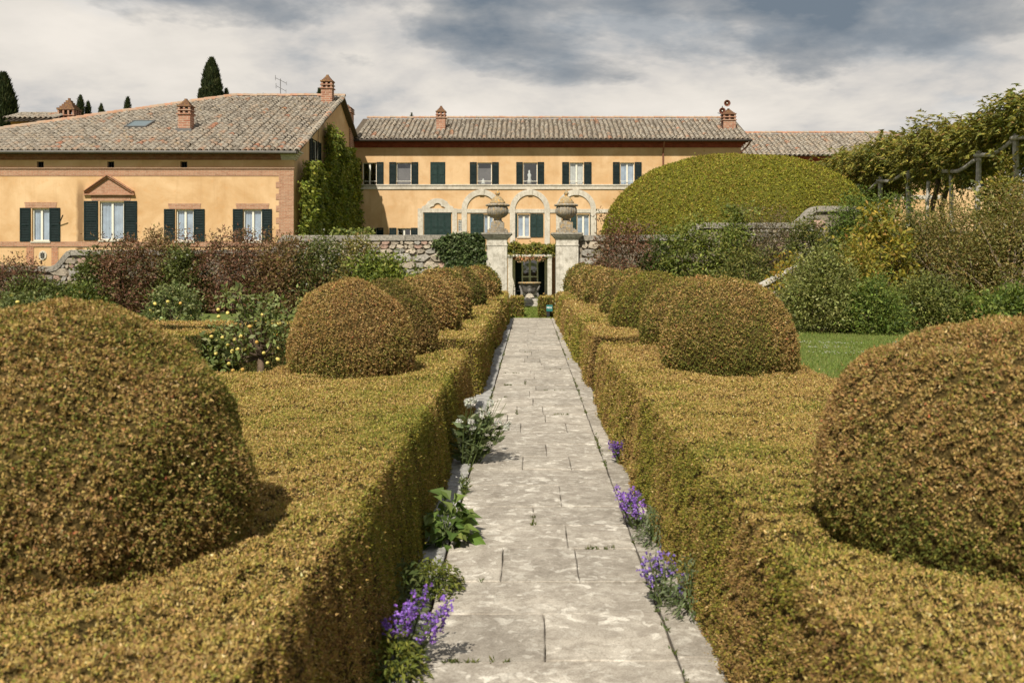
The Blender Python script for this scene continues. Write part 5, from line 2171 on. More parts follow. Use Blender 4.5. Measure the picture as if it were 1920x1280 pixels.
def dome(name, label, cx, cy, zb_, r, h, seed, pal=DOME_PAL, cat='topiary', group='domes clipped on the path hedges', cov=1.35, core='core', sq=(1, 1), lump=0.035, lmin=None, tuck=0.93, nseg=72, z0=0.22, green=0.9, ex=1.0, tint=0.0):
    d = thing(name, (cx, cy, zb_), label, cat, group)
    prof = dome_profile(32, tuck, z0, ex)
    Vs = []
    for (pr, pz) in prof:
        a = np.arange(nseg) * 2 * math.pi / nseg
        Vs.append(np.stack([np.cos(a) * pr * r * sq[0], np.sin(a) * pr * r * sq[1], np.full(nseg, pz * h)], 1))
    V = np.concatenate(Vs)
    m_ = len(prof)
    i, j = np.meshgrid(np.arange(m_ - 1), np.arange(nseg), indexing='ij')
    i, j = i.ravel(), j.ravel()
    Fq = np.stack([i * nseg + j, i * nseg + (j + 1) % nseg, (i + 1) * nseg + (j + 1) % nseg, (i + 1) * nseg + j], 1)
    dirn = unit(V * (1 / sq[0], 1 / sq[1], 1) + (0, 0, 0.05))
    off = lump * r * (noise3(V / r, 2.3, seed, 2) + 0.55 * noise3(V / r, 7, seed + 1, 2) + 0.35 * noise3(V / r, 17, seed + 2, 1))
    V = V + dirn * off[:, None] + np.array([cx, cy, zb_])
    quick_mesh('core', V - dirn * 0.018, 4, M[core], d, None, True, Fq)
    gl = (lambda P: tint + green * np.clip(1.0 - (P[:, 2] - zb_) / (h * 0.42), 0, 1)) if green else None
    surface_leaves(V, Fq, pal, d, M['leaf'], cov, seed, lmin=lmin, patch_scale=1.1 / r, green_low=gl)
    return d


DL = [(-1.70, 3.66, 0.655, 0.85, 'large foreground dome of clipped brown box at the left edge of the picture'),
      (-1.68, 9.36, 0.585, 0.87, 'brown clipped dome beside the lemon tree, second in the left row'),
      (-1.56, 11.1, 0.53, 0.84, 'darker dome tucked just behind the second dome of the left row'),
      (-1.55, 14.5, 0.55, 0.86, 'fourth dome of the left row from the front'),
      (-1.60, 17.5, 0.57, 0.88, 'fifth dome of the left row from the front'),
      (-1.54, 21.8, 0.56, 0.88, 'sixth dome of the left row from the front'),
      (-1.44, 25.6, 0.57, 0.88, 'seventh dome of the left row, next to last'),
      (-1.38, 28.6, 0.56, 0.88, 'last dome of the left row before the gate pillar')]
DR = [(1.86, 3.72, 0.745, 0.875, 'large foreground dome of clipped box at the right edge of the picture'),
      (1.90, 9.55, 0.655, 0.88, 'big brown clipped dome beside the lawn, second in the right row'),
      (1.94, 11.9, 0.62, 0.86, 'third dome of the right row, half hidden by the big one'),
      (1.84, 15.2, 0.61, 0.89, 'greener dome of the right row, fourth from the front'),
      (1.86, 18.0, 0.59, 0.86, 'fifth dome of the right row from the front'),
      (1.82, 22.6, 0.60, 0.88, 'sixth dome of the right row from the front'),
      (1.74, 24.6, 0.60, 0.86, 'seventh dome of the right row from the front'),
      (1.68, 27.4, 0.58, 0.87, 'eighth dome of the right row, next to last'),
      (1.60, 30.2, 0.58, 0.89, 'last dome of the right row before the gate pillar')]
zf_ = lambda yy: float(np.interp(yy, [12, 20, 25, 30], [ZT, 0.765, 0.80, 0.84]))
sf_ = lambda yy: float(np.interp(yy, [15, 28], [1.044, 1.0]))
TINT = [0.2, -0.1, 1.0, -0.6, 0.1, 0.6, -0.3, 0.9]
for k, (x, yy, r, h, lab) in enumerate(DL):
    f_ = sf_(yy)
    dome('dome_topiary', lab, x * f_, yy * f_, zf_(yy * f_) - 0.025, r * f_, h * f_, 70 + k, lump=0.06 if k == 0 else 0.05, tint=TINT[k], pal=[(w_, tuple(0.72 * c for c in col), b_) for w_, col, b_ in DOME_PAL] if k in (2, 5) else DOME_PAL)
TINT = [0.3, -0.5, -0.2, 0.8, 0.4, -0.3, 0.5, -0.1, 0.5]
for k, (x, yy, r, h, lab) in enumerate(DR):
    f_ = sf_(yy)
    dome('dome_topiary', lab, x * f_, yy * f_, zf_(yy * f_) - 0.025, r * f_, h * f_, 90 + k, lump=0.05, tint=TINT[k], pal=GREEN_PAL if k == 3 else DOME_PAL, green=2.2 if k == 0 else 1.3)
dome('dome_hedge', 'huge green clipped dome hedge rising behind the garden wall on the right', 9.42, 45.0, 0.0, 6.3, 6.5, 120, BIG_PAL, 'hedge', None, 1.7, 'core_green', (1, 0.75), 0.018, 0.08, 0.97, 96, 0.34, 0, 0.76)

# ================================================================== SHRUBS, PLANTS, TREES
G_DARK = [(1, (0.075, 0.090, 0.024), 0.3), (1, (0.115, 0.130, 0.036), 0), (0.6, (0.17, 0.18, 0.055), -0.4), (0.06, (0.20, 0.22, 0.12), -0.3)]  # palest entry puts glints on the leaves into the colour
G_MID = [(1, (0.075, 0.105, 0.022), 0.2), (1, (0.11, 0.14, 0.030), 0), (0.5, (0.15, 0.17, 0.04), -0.5), (0.3, (0.05, 0.075, 0.02), 0.5)]
G_LIGHT = [(1, (0.14, 0.17, 0.035), 0.2), (1, (0.19, 0.21, 0.05), -0.2), (0.5, (0.09, 0.12, 0.025), 0.5), (0.3, (0.27, 0.27, 0.07), -0.5)]
BURG = [(1, (0.125, 0.062, 0.040), 0.3), (1, (0.17, 0.085, 0.052), 0), (0.6, (0.22, 0.115, 0.066), -0.3), (0.6, (0.11, 0.105, 0.042), 0.6), (0.3, (0.27, 0.18, 0.11), -0.2)]
OLIVE = [(1, (0.17, 0.155, 0.044), 0.3), (1, (0.23, 0.195, 0.056), 0), (0.6, (0.26, 0.175, 0.066), -0.5), (0.5, (0.12, 0.13, 0.034), 0.6), (0.18, (0.36, 0.31, 0.15), 0)]
WIST = [(1, (0.17, 0.175, 0.036), 0.3), (1, (0.23, 0.215, 0.042), 0), (0.6, (0.32, 0.265, 0.050), -0.5), (0.5, (0.105, 0.125, 0.030), 0.6), (0.25, (0.28, 0.18, 0.065), -0.6)]
YELL = [(1, (0.27, 0.22, 0.028), 0.3), (0.8, (0.33, 0.23, 0.03), -0.2), (0.6, (0.18, 0.17, 0.028), 0.5), (0.4, (0.34, 0.19, 0.04), -0.6)]
IVY = [(1, (0.050, 0.075, 0.024), 0.3), (1, (0.080, 0.110, 0.036), 0), (0.6, (0.13, 0.165, 0.065), -0.4), (0.15, (0.24, 0.27, 0.16), -0.2)]
VINE = [(1, (0.11, 0.145, 0.026), 0.3), (1, (0.16, 0.19, 0.034), 0), (0.6, (0.23, 0.255, 0.05), -0.5), (0.4, (0.07, 0.095, 0.02), 0.5)]
VINE2 = [(1, (0.15, 0.185, 0.032), 0.3), (1, (0.21, 0.235, 0.042), 0), (0.7, (0.30, 0.31, 0.06), -0.5), (0.35, (0.09, 0.12, 0.024), 0.5)]
TWIGGY = [(1, (0.15, 0.115, 0.06), 0), (0.8, (0.11, 0.085, 0.045), 0.2), (0.5, (0.12, 0.12, 0.05), 0.4), (0.3, (0.22, 0.17, 0.10), -0.3)]


def clump_leaves(centers, sig, per, L, pal, rg, out_from=None, up=0.35, wid=0.5, seed=0, pscale=1.2, tri=False):
    n = len(centers) * per
    ctr = np.repeat(centers, per, 0)
    off = rg.normal(size=(n, 3)) * sig
    P = ctr + off
    rad = unit(off)
    D = unit(rad * 0.7 + unit(rg.normal(size=(n, 3))) * 0.7 + np.array([0, 0, up - 0.35]))
    N = unit(unit(rg.normal(size=(n, 3))) * 0.8 + np.array([0, -0.25, up + 0.35]))
    LL = L * rg.uniform(0.6, 1.35, n)
    patch = noise3(P, pscale, seed + 3, 3) * 1.4
    W_ = LL * wid * rg.uniform(0.75, 1.25, n)
    V_ = leaf_tris(P, D, N, LL * 1.1, W_) if tri else leaf_quads(P, D, N, LL, W_)
    return V_, pal_cols(n, pal, patch, 0.25, rg)


def branch_tubes(m, base, tips, r0, rg, sag=0.15, n=5):
    for tp in tips:
        b = Vector(base) + Vector((rg.normal() * 0.06, rg.normal() * 0.06, 0))
        t = Vector(tp)
        md = b.lerp(t, 0.45) + Vector((rg.normal() * sag, rg.normal() * sag, 0.12 * (t - b).length))
        pts = [b, b.lerp(md, 0.5) + Vector((rg.normal() * sag * 0.3, 0, 0)), md, md.lerp(t, 0.6) + Vector((rg.normal() * sag * 0.3, rg.normal() * sag * 0.3, 0)), t]
        m.tube(pts, [r0, r0 * 0.8, r0 * 0.55, r0 * 0.35, r0 * 0.15], n)


def shrub(name, label, base, rad, h, pal, seed, nclump=90, per=34, L=0.09, mat='leaf_soft', cat='shrub', twig='bark', nstem=14,
          wid=0.5, up=0.35, sig=0.13, flowers=None, group=None, hollow=0.45, r0=0.025, fruit=None, low=0.05, tips=0):
    rg = np.random.default_rng(seed)
    b = np.array(base, float)
    s_ = thing(name, base, label, cat, group)
    cs = []
    ph = rg.uniform(0, 6.28, 6)
    while len(cs) < nclump:
        az = rg.uniform(0, 6.283)
        lob = 1 + 0.14 * math.sin(2 * az + ph[0]) + 0.10 * math.sin(5 * az + ph[1])
        u = rg.uniform(0.04, 1.0)
        rr = (1 - u ** 2.6) ** 0.5 * rg.uniform(hollow, 1.0) ** 0.6 * lob * (0.78 + 0.22 * min(1, u / 0.3))
        hh = h * (1 + 0.10 * math.sin(3 * az + ph[2]) + 0.07 * rg.normal())
        cs.append(b + np.array([math.cos(az) * rr * rad[0], math.sin(az) * rr * rad[1], u * hh]))
    for _ in range(tips):
        q = cs[rg.integers(len(cs))].copy()
        q[2] = b[2] + h * rg.uniform(0.95, 1.2)
        cs.append(q)
    cs = np.array(cs)
    m = MB()
    branch_tubes(m, base, [cs[i] for i in rg.choice(len(cs), min(nstem, len(cs)), False)], r0, rg, 0.10 * rad[0])
    m.build('branches', M[twig], s_)
    V, col = clump_leaves(cs, sig * np.array([1.1, 1.0, 0.8]) * np.mean(rad), per, L, pal, rg, up=up, wid=wid, seed=seed, tri=L < 0.1)
    o = quick_mesh('foliage', V, 3 if L < 0.1 else 4, M[mat], s_, col)
    o["kind"] = "stuff"
    if flowers:
        nfl, size, fc_ = flowers
        ids = rg.choice(len(cs), nfl)
        fp = cs[ids] + rg.normal(size=(nfl, 3)) * sig * np.mean(rad) + (0, -0.1, 0.05)
        pp = np.repeat(fp, 9, 0)
        Dp = unit(rg.normal(size=pp.shape) + (0, -0.5, 0.3))
        V = leaf_quads(pp, Dp, rg.normal(size=pp.shape), np.full(len(pp), size), np.full(len(pp), size * 0.9), 0.2)
        o = quick_mesh('flowers', V, 4, M['petal'], s_, np.tile(fc_, (len(pp), 1)) * rg.uniform(0.85, 1.1, (len(pp), 1)))
        o["kind"] = "stuff"
    return s_, cs


def at_(x, y, Y):
    p = px(x, y, Y)
    return p


# --- left shrub border in front of the garden wall: (photo x, top y, half width px, depth, palette ...)
BURG2 = [(1, (0.14, 0.10, 0.042), 0.3), (1, (0.18, 0.115, 0.052), 0), (0.6, (0.20, 0.17, 0.055), 0.6), (0.4, (0.24, 0.13, 0.07), -0.4)]
LB = [
    (20, 500, 75, 34.6, BURG, 'reddish brown shrub at the left frame edge below the wall coping', 'twig_red', 0.09),
    (75, 535, 60, 33.6, G_DARK, 'dark green low shrub at far left, before the rubble wall', 'bark', 0.11),
    (155, 540, 50, 33.8, G_MID, 'mid green low shrub below the curved wall coping', 'bark', 0.10),
    (190, 482, 50, 34.8, G_DARK, 'dark green climbing shrub against the wall right of the curved coping', 'bark', 0.12),
    (235, 462, 62, 34.3, BURG, 'tall burgundy shrub below the gabled window', 'twig_red', 0.09),
    (300, 452, 55, 34.9, BURG2, 'tall olive green shrub with upright shoots below the third wing window', 'bark', 0.09),
    (345, 478, 50, 34.6, G_DARK, 'dark green shrub with white blossoms in the middle of the left border', 'bark', 0.11),
    (405, 460, 62, 34.6, BURG, 'burgundy shrub with bare twigs below the fourth wing window', 'twig_red', 0.085),
    (475, 452, 62, 34.8, BURG, 'tall reddish brown shrub below the brick corner of the wing', 'twig_red', 0.085),
    (540, 456, 60, 34.5, BURG2, 'brownish olive shrub against the wall left of the ivy corner', 'twig_red', 0.09),
    (600, 458, 60, 34.7, G_DARK, 'dark green shrub with white roses below the wall coping', 'bark', 0.10),
    (668, 460, 46, 34.6, OLIVE, 'loose grey green climber on the rubble wall', 'bark', 0.10),
    (712, 492, 62, 33.8, VINE, 'bright green narrow leaved bush before the bare rubble stones', 'bark', 0.14),
    (812, 520, 52, 34.8, G_LIGHT, 'pale green rose bush at the foot of the rubble wall', 'twig_pale', 0.09),
]
for k, (x, ty, hw, Y, pal, lab, tw, L) in enumerate(LB):
    sc_ = Y / F
    top = EYE + (490 - ty) * sc_
    fl_ = None
    if k in (6, 10):
        fl_ = (34, 0.045, (0.72, 0.72, 0.66))
    if k == 13:
        fl_ = (18, 0.05, (0.72, 0.70, 0.62))
    shrub('border_shrub', lab, ((x - 994) * sc_, Y, 0), (hw * sc_ * 1.15, 0.75), top * 0.98, pal, 200 + k, 190 if k != 13 else 80, 40, L, 'leaf_gloss' if pal in (G_DARK,) else 'leaf_soft',
          twig=tw, nstem=22, flowers=fl_, group='shrubs in the left border', sig=0.15, tips=9 if k in (4, 5, 7, 8) else 3)

# white flowering patch and citrus bushes nearer
GLM = [(1, (0.10, 0.12, 0.04), 0.2), (1, (0.15, 0.17, 0.06), 0), (0.5, (0.22, 0.235, 0.10), -0.5), (0.3, (0.07, 0.085, 0.03), 0.5)]
CB = [(325, 540, 50, 25.0, 'lemon bush behind the low hedge left of the lemon tree'), (55, 560, 60, 27.0, 'low citrus bush at the far left behind the large dome')]
lem_me = bpy.data.meshes.new('lemon')
lv, lf = [], []
nl, ml = 10, 7
for i in range(ml + 1):
    a = math.pi * i / ml
    for j in range(nl):
        t = 2 * math.pi * j / nl
        lv.append((math.sin(a) * math.cos(t), math.sin(a) * math.sin(t), 1.22 * math.cos(a) * (1 + 0.12 * abs(math.cos(a)) ** 6)))
for i in range(ml):
    for j in range(nl):
        lf.append((i * nl + j, (i + 1) * nl + j, (i + 1) * nl + (j + 1) % nl, i * nl + (j + 1) % nl))
lem_me.from_pydata(lv, [], lf)
lem_me.polygons.foreach_set('use_smooth', [True] * len(lem_me.polygons))
lem_me.materials.append(M['lemon'])
ora_me = lem_me.copy()
ora_me.materials.clear()
ora_me.materials.append(M['orange'])


def lemons(root, pts, r, rg):
    for p in pts:
        o = bpy.data.objects.new('lemon', ora_me if rg.random() < 0.25 else lem_me)
        o.location = Vector(p) - worg(root)
        o.scale = (r, r, r)
        o.rotation_euler = (rg.uniform(0, 3), rg.uniform(0, 3), 0)
        put(o, root)


for k, (x, ty, hw, Y, lab) in enumerate(CB):
    sc_ = Y / F
    s_, cs = shrub('lemon_bush', lab, ((x - 994) * sc_, Y, 0), (hw * sc_ * 1.1, 0.7), EYE + (490 - ty) * sc_, GLM, 240 + k, 80, 36, 0.10, 'leaf_gloss', cat='lemon bush', group='lemon bushes')
    rg = np.random.default_rng(3 + k)
    fr = cs[rg.choice(len(cs), 6, False)] + (0, -0.35, 0)
    lemons(s_, fr, 0.042, rg)

# lemon tree
def lemon_tree():
    rg = np.random.default_rng(17)
    Y = 11.6
    sc_ = Y / F
    bx_, bz0 = (489 - 994) * sc_, 0.0
    t = thing('lemon_tree', (bx_, Y, 0), 'small lemon tree with pale yellow fruit behind the left hedge', 'lemon tree')
    m = MB()
    fork = Vector((bx_, Y, EYE + (490 - 668) * sc_))
    m.tube([(bx_ + 0.01, Y, 0), (bx_ - 0.005, Y, 0.35), fork], [0.042, 0.036, 0.040], 9)
    m.build('trunk', M['bark'], t, True)
    tips = []
    for (x, yy, dy) in ((425, 560, 0.1), (455, 552, -0.15), (490, 560, 0.2), (520, 568, -0.1), (412, 620, -0.15), (405, 655, 0.1), (535, 590, 0.15), (525, 625, -0.2), (440, 590, 0.25), (505, 585, -0.25), (470, 575, 0), (430, 672, -0.2), (545, 640, 0.1), (450, 630, -0.25)):
        tips.append(Vector(((x - 994) * sc_, Y + dy, EYE + (490 - yy) * sc_)))
    m = MB()
    for tp in tips:
        md = fork.lerp(tp, 0.5) + Vector((rg.normal() * 0.02, rg.normal() * 0.03, -0.05))
        q = fork.lerp(md, 0.5) + Vector((0, 0, -0.01))
        m.tube([fork, q, md, md.lerp(tp, 0.55) + Vector((rg.normal() * 0.02, 0, 0.015)), tp], [0.024, 0.018, 0.012, 0.008, 0.004], 6)
        for _ in range(3):
            s0 = md.lerp(tp, rg.uniform(0, 0.8))
            e0 = s0 + Vector((rg.normal() * 0.10, rg.normal() * 0.10, abs(rg.normal()) * 0.08))
            m.tube([s0, s0.lerp(e0, 0.5) + Vector((0, 0, 0.01)), e0], [0.006, 0.004, 0.002], 5)
    m.build('branches', M['bark'], t, True)
    cs = []
    for tp in tips:
        for _ in range(5):
            cs.append(np.array(tp) + rg.normal(size=3) * (0.065, 0.09, 0.05))
        for _ in range(2):
            cs.append(np.array(fork.lerp(tp, rg.uniform(0.5, 0.9))) + rg.normal(size=3) * 0.05)
    V, col = clump_leaves(np.array(cs), np.array([0.055, 0.07, 0.05]), 13, 0.072, [(1, (0.12, 0.145, 0.045), 0.2), (1, (0.17, 0.195, 0.065), 0), (0.6, (0.25, 0.265, 0.11), -0.4)], rg, wid=0.48, seed=5)
    o = quick_mesh('foliage', V, 4, M['leaf_gloss'], t, col)
    o["kind"] = "stuff"
    pts = []
    for (x, yy) in ((411, 579), (429, 585), (411, 592), (401, 628), (420, 630), (456, 627), (430, 643), (438, 655), (405, 660), (483, 639), (515, 625), (515, 637), (517, 652), (498, 658), (449, 651), (458, 652), (438, 676), (443, 689), (457, 689), (503, 677), (526, 669), (493, 589), (526, 604), (440, 634), (470, 610)):
        pts.append(((x - 994) * sc_ * 0.985, Y - 0.2 + rg.normal() * 0.05, EYE + (490 - yy) * sc_))
    lemons(t, pts, 0.022, rg)


lemon_tree()

# --- right side shrubs
FRESH = [(1, (0.09, 0.13, 0.024), 0.2), (1, (0.13, 0.17, 0.032), 0), (0.5, (0.18, 0.215, 0.045), -0.3), (0.3, (0.055, 0.085, 0.02), 0.4)]
MIXG = [(1, (0.10, 0.115, 0.028), 0.3), (1, (0.15, 0.155, 0.038), 0), (0.6, (0.21, 0.19, 0.05), -0.6), (0.4, (0.065, 0.085, 0.022), 0.6)]
GG1 = [(1, (0.125, 0.135, 0.034), 0.3), (1, (0.18, 0.19, 0.050), 0), (0.7, (0.26, 0.265, 0.09), -0.5), (0.3, (0.075, 0.085, 0.025), 0.6)]
GG2 = [(1, (0.11, 0.12, 0.028), 0.3), (1, (0.16, 0.17, 0.042), 0), (0.6, (0.24, 0.24, 0.07), -0.5), (0.4, (0.07, 0.08, 0.022), 0.6)]
YELL2 = [(1, (0.23, 0.205, 0.030), 0.3), (0.8, (0.29, 0.225, 0.032), -0.2), (0.9, (0.15, 0.155, 0.028), 0.5), (0.3, (0.30, 0.18, 0.045), -0.6)]
RB = [
    (1170, 426, 75, 34.6, BURG, 'burgundy shrub with pale twigs right of the gate pillar', 'twig_pale', 0.085, 'leaf_soft', 150, 6),
    (1300, 432, 66, 34.4, G_LIGHT, 'light green climbing rose on the wall below the huge dome', 'bark', 0.12, 'leaf_soft', 130, 4),
    (1380, 408, 50, 34.9, G_LIGHT, 'light green rose shoots reaching over the wall coping', 'bark', 0.11, 'leaf_soft', 110, 4),
    (1452, 416, 62, 34.9, TWIGGY, 'bare twiggy brown shrub against the stone wall on the right', 'twig_pale', 0.065, 'leaf_soft', 190, 10),
    (1400, 478, 66, 32.5, MIXG, 'low yellow green plants at the foot of the right wall', 'bark', 0.09, 'leaf_soft', 110, 3),
    (1608, 374, 80, 35.0, FRESH, 'bright green ivy mound covering the stepped wall on the right', 'bark', 0.10, 'leaf_soft', 190, 2),
    (1535, 482, 66, 25.6, GG1, 'dark glossy green bush at the near end of the lawn border', 'bark', 0.075, 'leaf_gloss', 260, 3),
    (1735, 532, 74, 26.2, GG2, 'darker green bush at the right end of the lawn', 'bark', 0.075, 'leaf_gloss', 230, 3),
    (1650, 418, 66, 29.6, YELL2, 'golden yellow wisteria shrub above the dark bushes', 'bark', 0.15, 'leaf_soft', 70, 3),
    (1482, 486, 34, 29.5, YELL, 'small golden bush beside the white stair coping', 'bark', 0.11, 'leaf_soft', 30, 2),
    (1780, 398, 98, 30.0, OLIVE, 'tall olive brown shrub with pale trunks at the right', 'twig_pale', 0.075, 'leaf_soft', 280, 8),
    (1900, 372, 100, 29.0, OLIVE, 'tall brownish shrub at the right frame edge', 'twig_pale', 0.075, 'leaf_soft', 290, 8),
    (1820, 560, 80, 26.0, FRESH, 'low fresh green plants under the tall shrubs at right', 'bark', 0.12, 'leaf_soft', 90, 2),
    (1915, 555, 60, 26.0, FRESH, 'low leafy green plant at the right frame edge', 'bark', 0.13, 'leaf_soft', 70, 2),
    (1880, 326, 55, 31.5, WIST, 'wisteria shoots hanging below the pergola at right', 'bark', 0.15, 'leaf_soft', 120, 3),
    (1722, 412, 66, 31.0, MIXG, 'olive green shrub between the golden wisteria and the tall shrub', 'bark', 0.08, 'leaf_soft', 190, 4),
    (1668, 388, 62, 33.8, FRESH, 'fresh green shrub behind the golden wisteria below the pergola posts', 'bark', 0.09, 'leaf_soft', 140, 3),
    (1635, 535, 56, 25.2, FRESH, 'mid green bush between the two dark bushes behind the lawn', 'bark', 0.08, 'leaf_soft', 130, 3),
    (1605, 462, 56, 28.0, YELL2, 'yellowish bush rising behind the dark glossy bush', 'bark', 0.085, 'leaf_soft', 120, 4),
    (1238, 445, 46, 34.9, G_MID, 'green climber between the burgundy shrub and the light green rose', 'bark', 0.09, 'leaf_soft', 90, 3),
    (1515, 425, 55, 33.6, MIXG, 'mixed green shrub filling the corner below the curved wall step', 'bark', 0.085, 'leaf_soft', 150, 4),
]
for k, (x, ty, hw, Y, pal, lab, tw, L, mt, nc, tp) in enumerate(RB):
    sc_ = Y / F
    top = EYE + (490 - ty) * sc_
    shrub('border_shrub', lab, ((x - 994) * sc_, Y, 0), (hw * sc_ * 1.12, 0.9 if Y > 30 else 1.3), top * 0.97, pal, 300 + k, int(nc * 1.6), 40, L, mt, twig=tw, nstem=26 if tw == 'twig_pale' else 16,
          group='shrubs in the right border', sig=0.13 if k != 8 else 0.10, tips=tp, r0=0.05 if k in (10, 11) else 0.025, hollow=0.3)

# white sloping coping of the stair half hidden by the shrubs
st_ = thing('stair_coping', at_(1450, 540, 30), 'white stone stair coping sloping up between the right shrubs', 'stair wall')
m = MB()
a, b = at_(1425, 541, 30), at_(1480, 507, 30.5)
m.prism_y([(a[0], 0), (b[0], 0), (b[0], b[2]), (a[0], a[2])], 29.8, 30.25)
m.build('stair_wall', M['mortar'], st_)
m = MB()
m.prism_y([(a[0] - 0.1, a[2] - 0.03), (b[0] + 0.1, b[2] + 0.05), (b[0] + 0.1, b[2] + 0.17), (a[0] - 0.1, a[2] + 0.09)], 29.72, 30.33)
m.build('coping_stone', M['stone_white'], st_, bevel=0.02)

# --- climbers
def climber(name, label, P, N, L, pal, seed, mat, thick, cat='climbing plant', wid=0.75, droop=0.5, stems=True):
    rg = np.random.default_rng(seed)
    t = thing(name, tuple(P.mean(0) * (1, 1, 0)), label, cat)
    n = len(P)
    bul = np.clip(0.5 + 0.6 * noise3(P, 1.1, seed, 2) + 0.35 * noise3(P, 3.2, seed + 1, 2), 0.05, 1.4)
    Q = P + N * (thick * bul * rg.uniform(0.25, 1.0, n))[:, None] + rg.normal(size=(n, 3)) * 0.04
    D = unit(N * 0.55 + unit(rg.normal(size=(n, 3))) * 0.8 + np.array([0, 0, -droop]))
    LN = unit(N * 0.8 + unit(rg.normal(size=(n, 3))) * 0.65 + np.array([0, 0, 0.4]))
    LL = L * rg.uniform(0.65, 1.35, n)
    o = quick_mesh('foliage', leaf_quads(Q, D, LN, LL, LL * wid), 4, M[mat], t, pal_cols(n, pal, noise3(P, 1.4, seed + 2, 3) * 1.4, 0.25, rg))
    o["kind"] = "stuff"
    m = MB()
    for k in range(8 if stems else 0):
        p0 = P[rg.integers(n)] * np.array([1, 1, 0]) + N[0] * 0.05
        q = P[rg.integers(n)]
        q = np.array([p0[0] * 0.5 + q[0] * 0.5, p0[1] * 0.5 + q[1] * 0.5, q[2]])
        mid_ = (p0 + q) / 2 + rg.normal(size=3) * 0.15
        m.tube([p0, mid_, q], [0.04, 0.03, 0.012], 5)
    if stems:
        m.build('stems', M['bark'], t)
    return t


# ivy / virginia creeper on the gable side of the wing
rg = np.random.default_rng(4)
n = 60000
Yv, Zv = rg.uniform(50.55, 67.6, n), rg.uniform(-0.5, 10.0, n)
topz = np.interp(Yv, [50.5, 51.6, 53.4, 54.2, 56.5, 56.9, 57.8, 59.5, 61.5, 63.5, 65.5, 67.8], [5.4, 6.9, 7.25, 7.0, 6.8, 9.5, 9.9, 9.3, 8.8, 9.0, 8.6, 8.6])
topz = topz + 0.35 * noise3(np.stack([Yv, Zv, 0 * Zv], 1), 2.2, 2)
win = (Yv > 53.9) & (Yv < 57.0) & (Zv > 6.75) & (Zv < 8.9)
ok = (Zv < topz) & ~win & (Zv > 1.0)
Pv = np.stack([np.full(n, LX1 + 0.02), Yv, Zv], 1)[ok]
climber('wall_creeper', 'thick green creeper covering the gable side of the wing', Pv, np.tile((1.0, 0, 0), (len(Pv), 1)), 0.20, VINE2, 71, 'leaf_soft', 0.80, wid=0.62)
n = 700
Pv = np.stack([rg.uniform(gx(615), gx(690), n), np.full(n, YG + 1.1), rg.uniform(2.5, 3.0, n)], 1)
climber('low_bush', 'fresh green bush top showing above the garden wall at the wing corner', Pv, np.tile((0, -1.0, 0.2), (n, 1)), 0.12, G_LIGHT, 72, 'leaf_soft', 0.3, 'shrub')
# ivy on the garden wall beside the left pillar
n = 15000
xi, yi = rg.uniform(805, 916, n), rg.uniform(433, 545, n)
ti = np.interp(xi, [805, 815, 830, 850, 880, 905, 930], [470, 452, 446, 441, 439, 440, 444]) + 3 * noise3(np.stack([xi, yi, 0 * xi], 1), 0.12, 3)
le = np.interp(yi, [433, 465, 490, 520, 545], [812, 818, 838, 850, 835]) + 7 * noise3(np.stack([xi, yi, 0 * xi], 1), 0.09, 4)
ri_ = np.interp(yi, [433, 470, 490, 510, 545], [906, 908, 912, 914, 914])
ok = (yi > ti) & (xi > le) & (xi < ri_)
Pv = np.stack([gx(xi), np.full(n, YG - 0.10), gz_(yi)], 1)[ok]
climber('ivy', 'dark glossy ivy hanging over the garden wall beside the left pillar', Pv, np.tile((0, -1.0, 0), (len(Pv), 1)), 0.11, IVY, 73, 'leaf_gloss', 0.38, wid=0.85)
# plants on the portico roof
n = 6000
xi = rg.uniform(951, 1040, n)
hp = 8 + 17 * np.clip(0.5 + 0.5 * noise3(np.stack([xi, 0 * xi, 0 * xi], 1), 0.22, 6), 0, 1)
yi = 477.5 - rg.uniform(0.0, 1.0, n) * hp
Pv = np.stack([ppx(xi), np.full(n, YP + 0.3) + rg.uniform(-0.3, 0.8, n), ppz(yi)], 1)
climber('portico_plants', 'leafy green plants growing along the top of the portico', Pv, np.tile((0, -1.0, 0), (n, 1)), 0.17, WIST, 74, 'leaf_soft', 0.15, 'plants', stems=False)
n = 500
xi = rg.uniform(968, 1018, n)
Pv = np.stack([ppx(xi), np.full(n, YP - 0.05), ppz(rg.uniform(481, 489, n))], 1)
Pv = Pv[noise3(Pv, 3, 9) > 0.1]
climber('hanging_flowers', 'orange and pink flowers hanging under the portico lintel', Pv, np.tile((0, -1.0, 0), (len(Pv), 1)), 0.10, [(1, (0.55, 0.25, 0.12)), (1, (0.5, 0.35, 0.2)), (1, (0.1, 0.1, 0.03))], 75, 'petal', 0.1, 'flowers', stems=False)

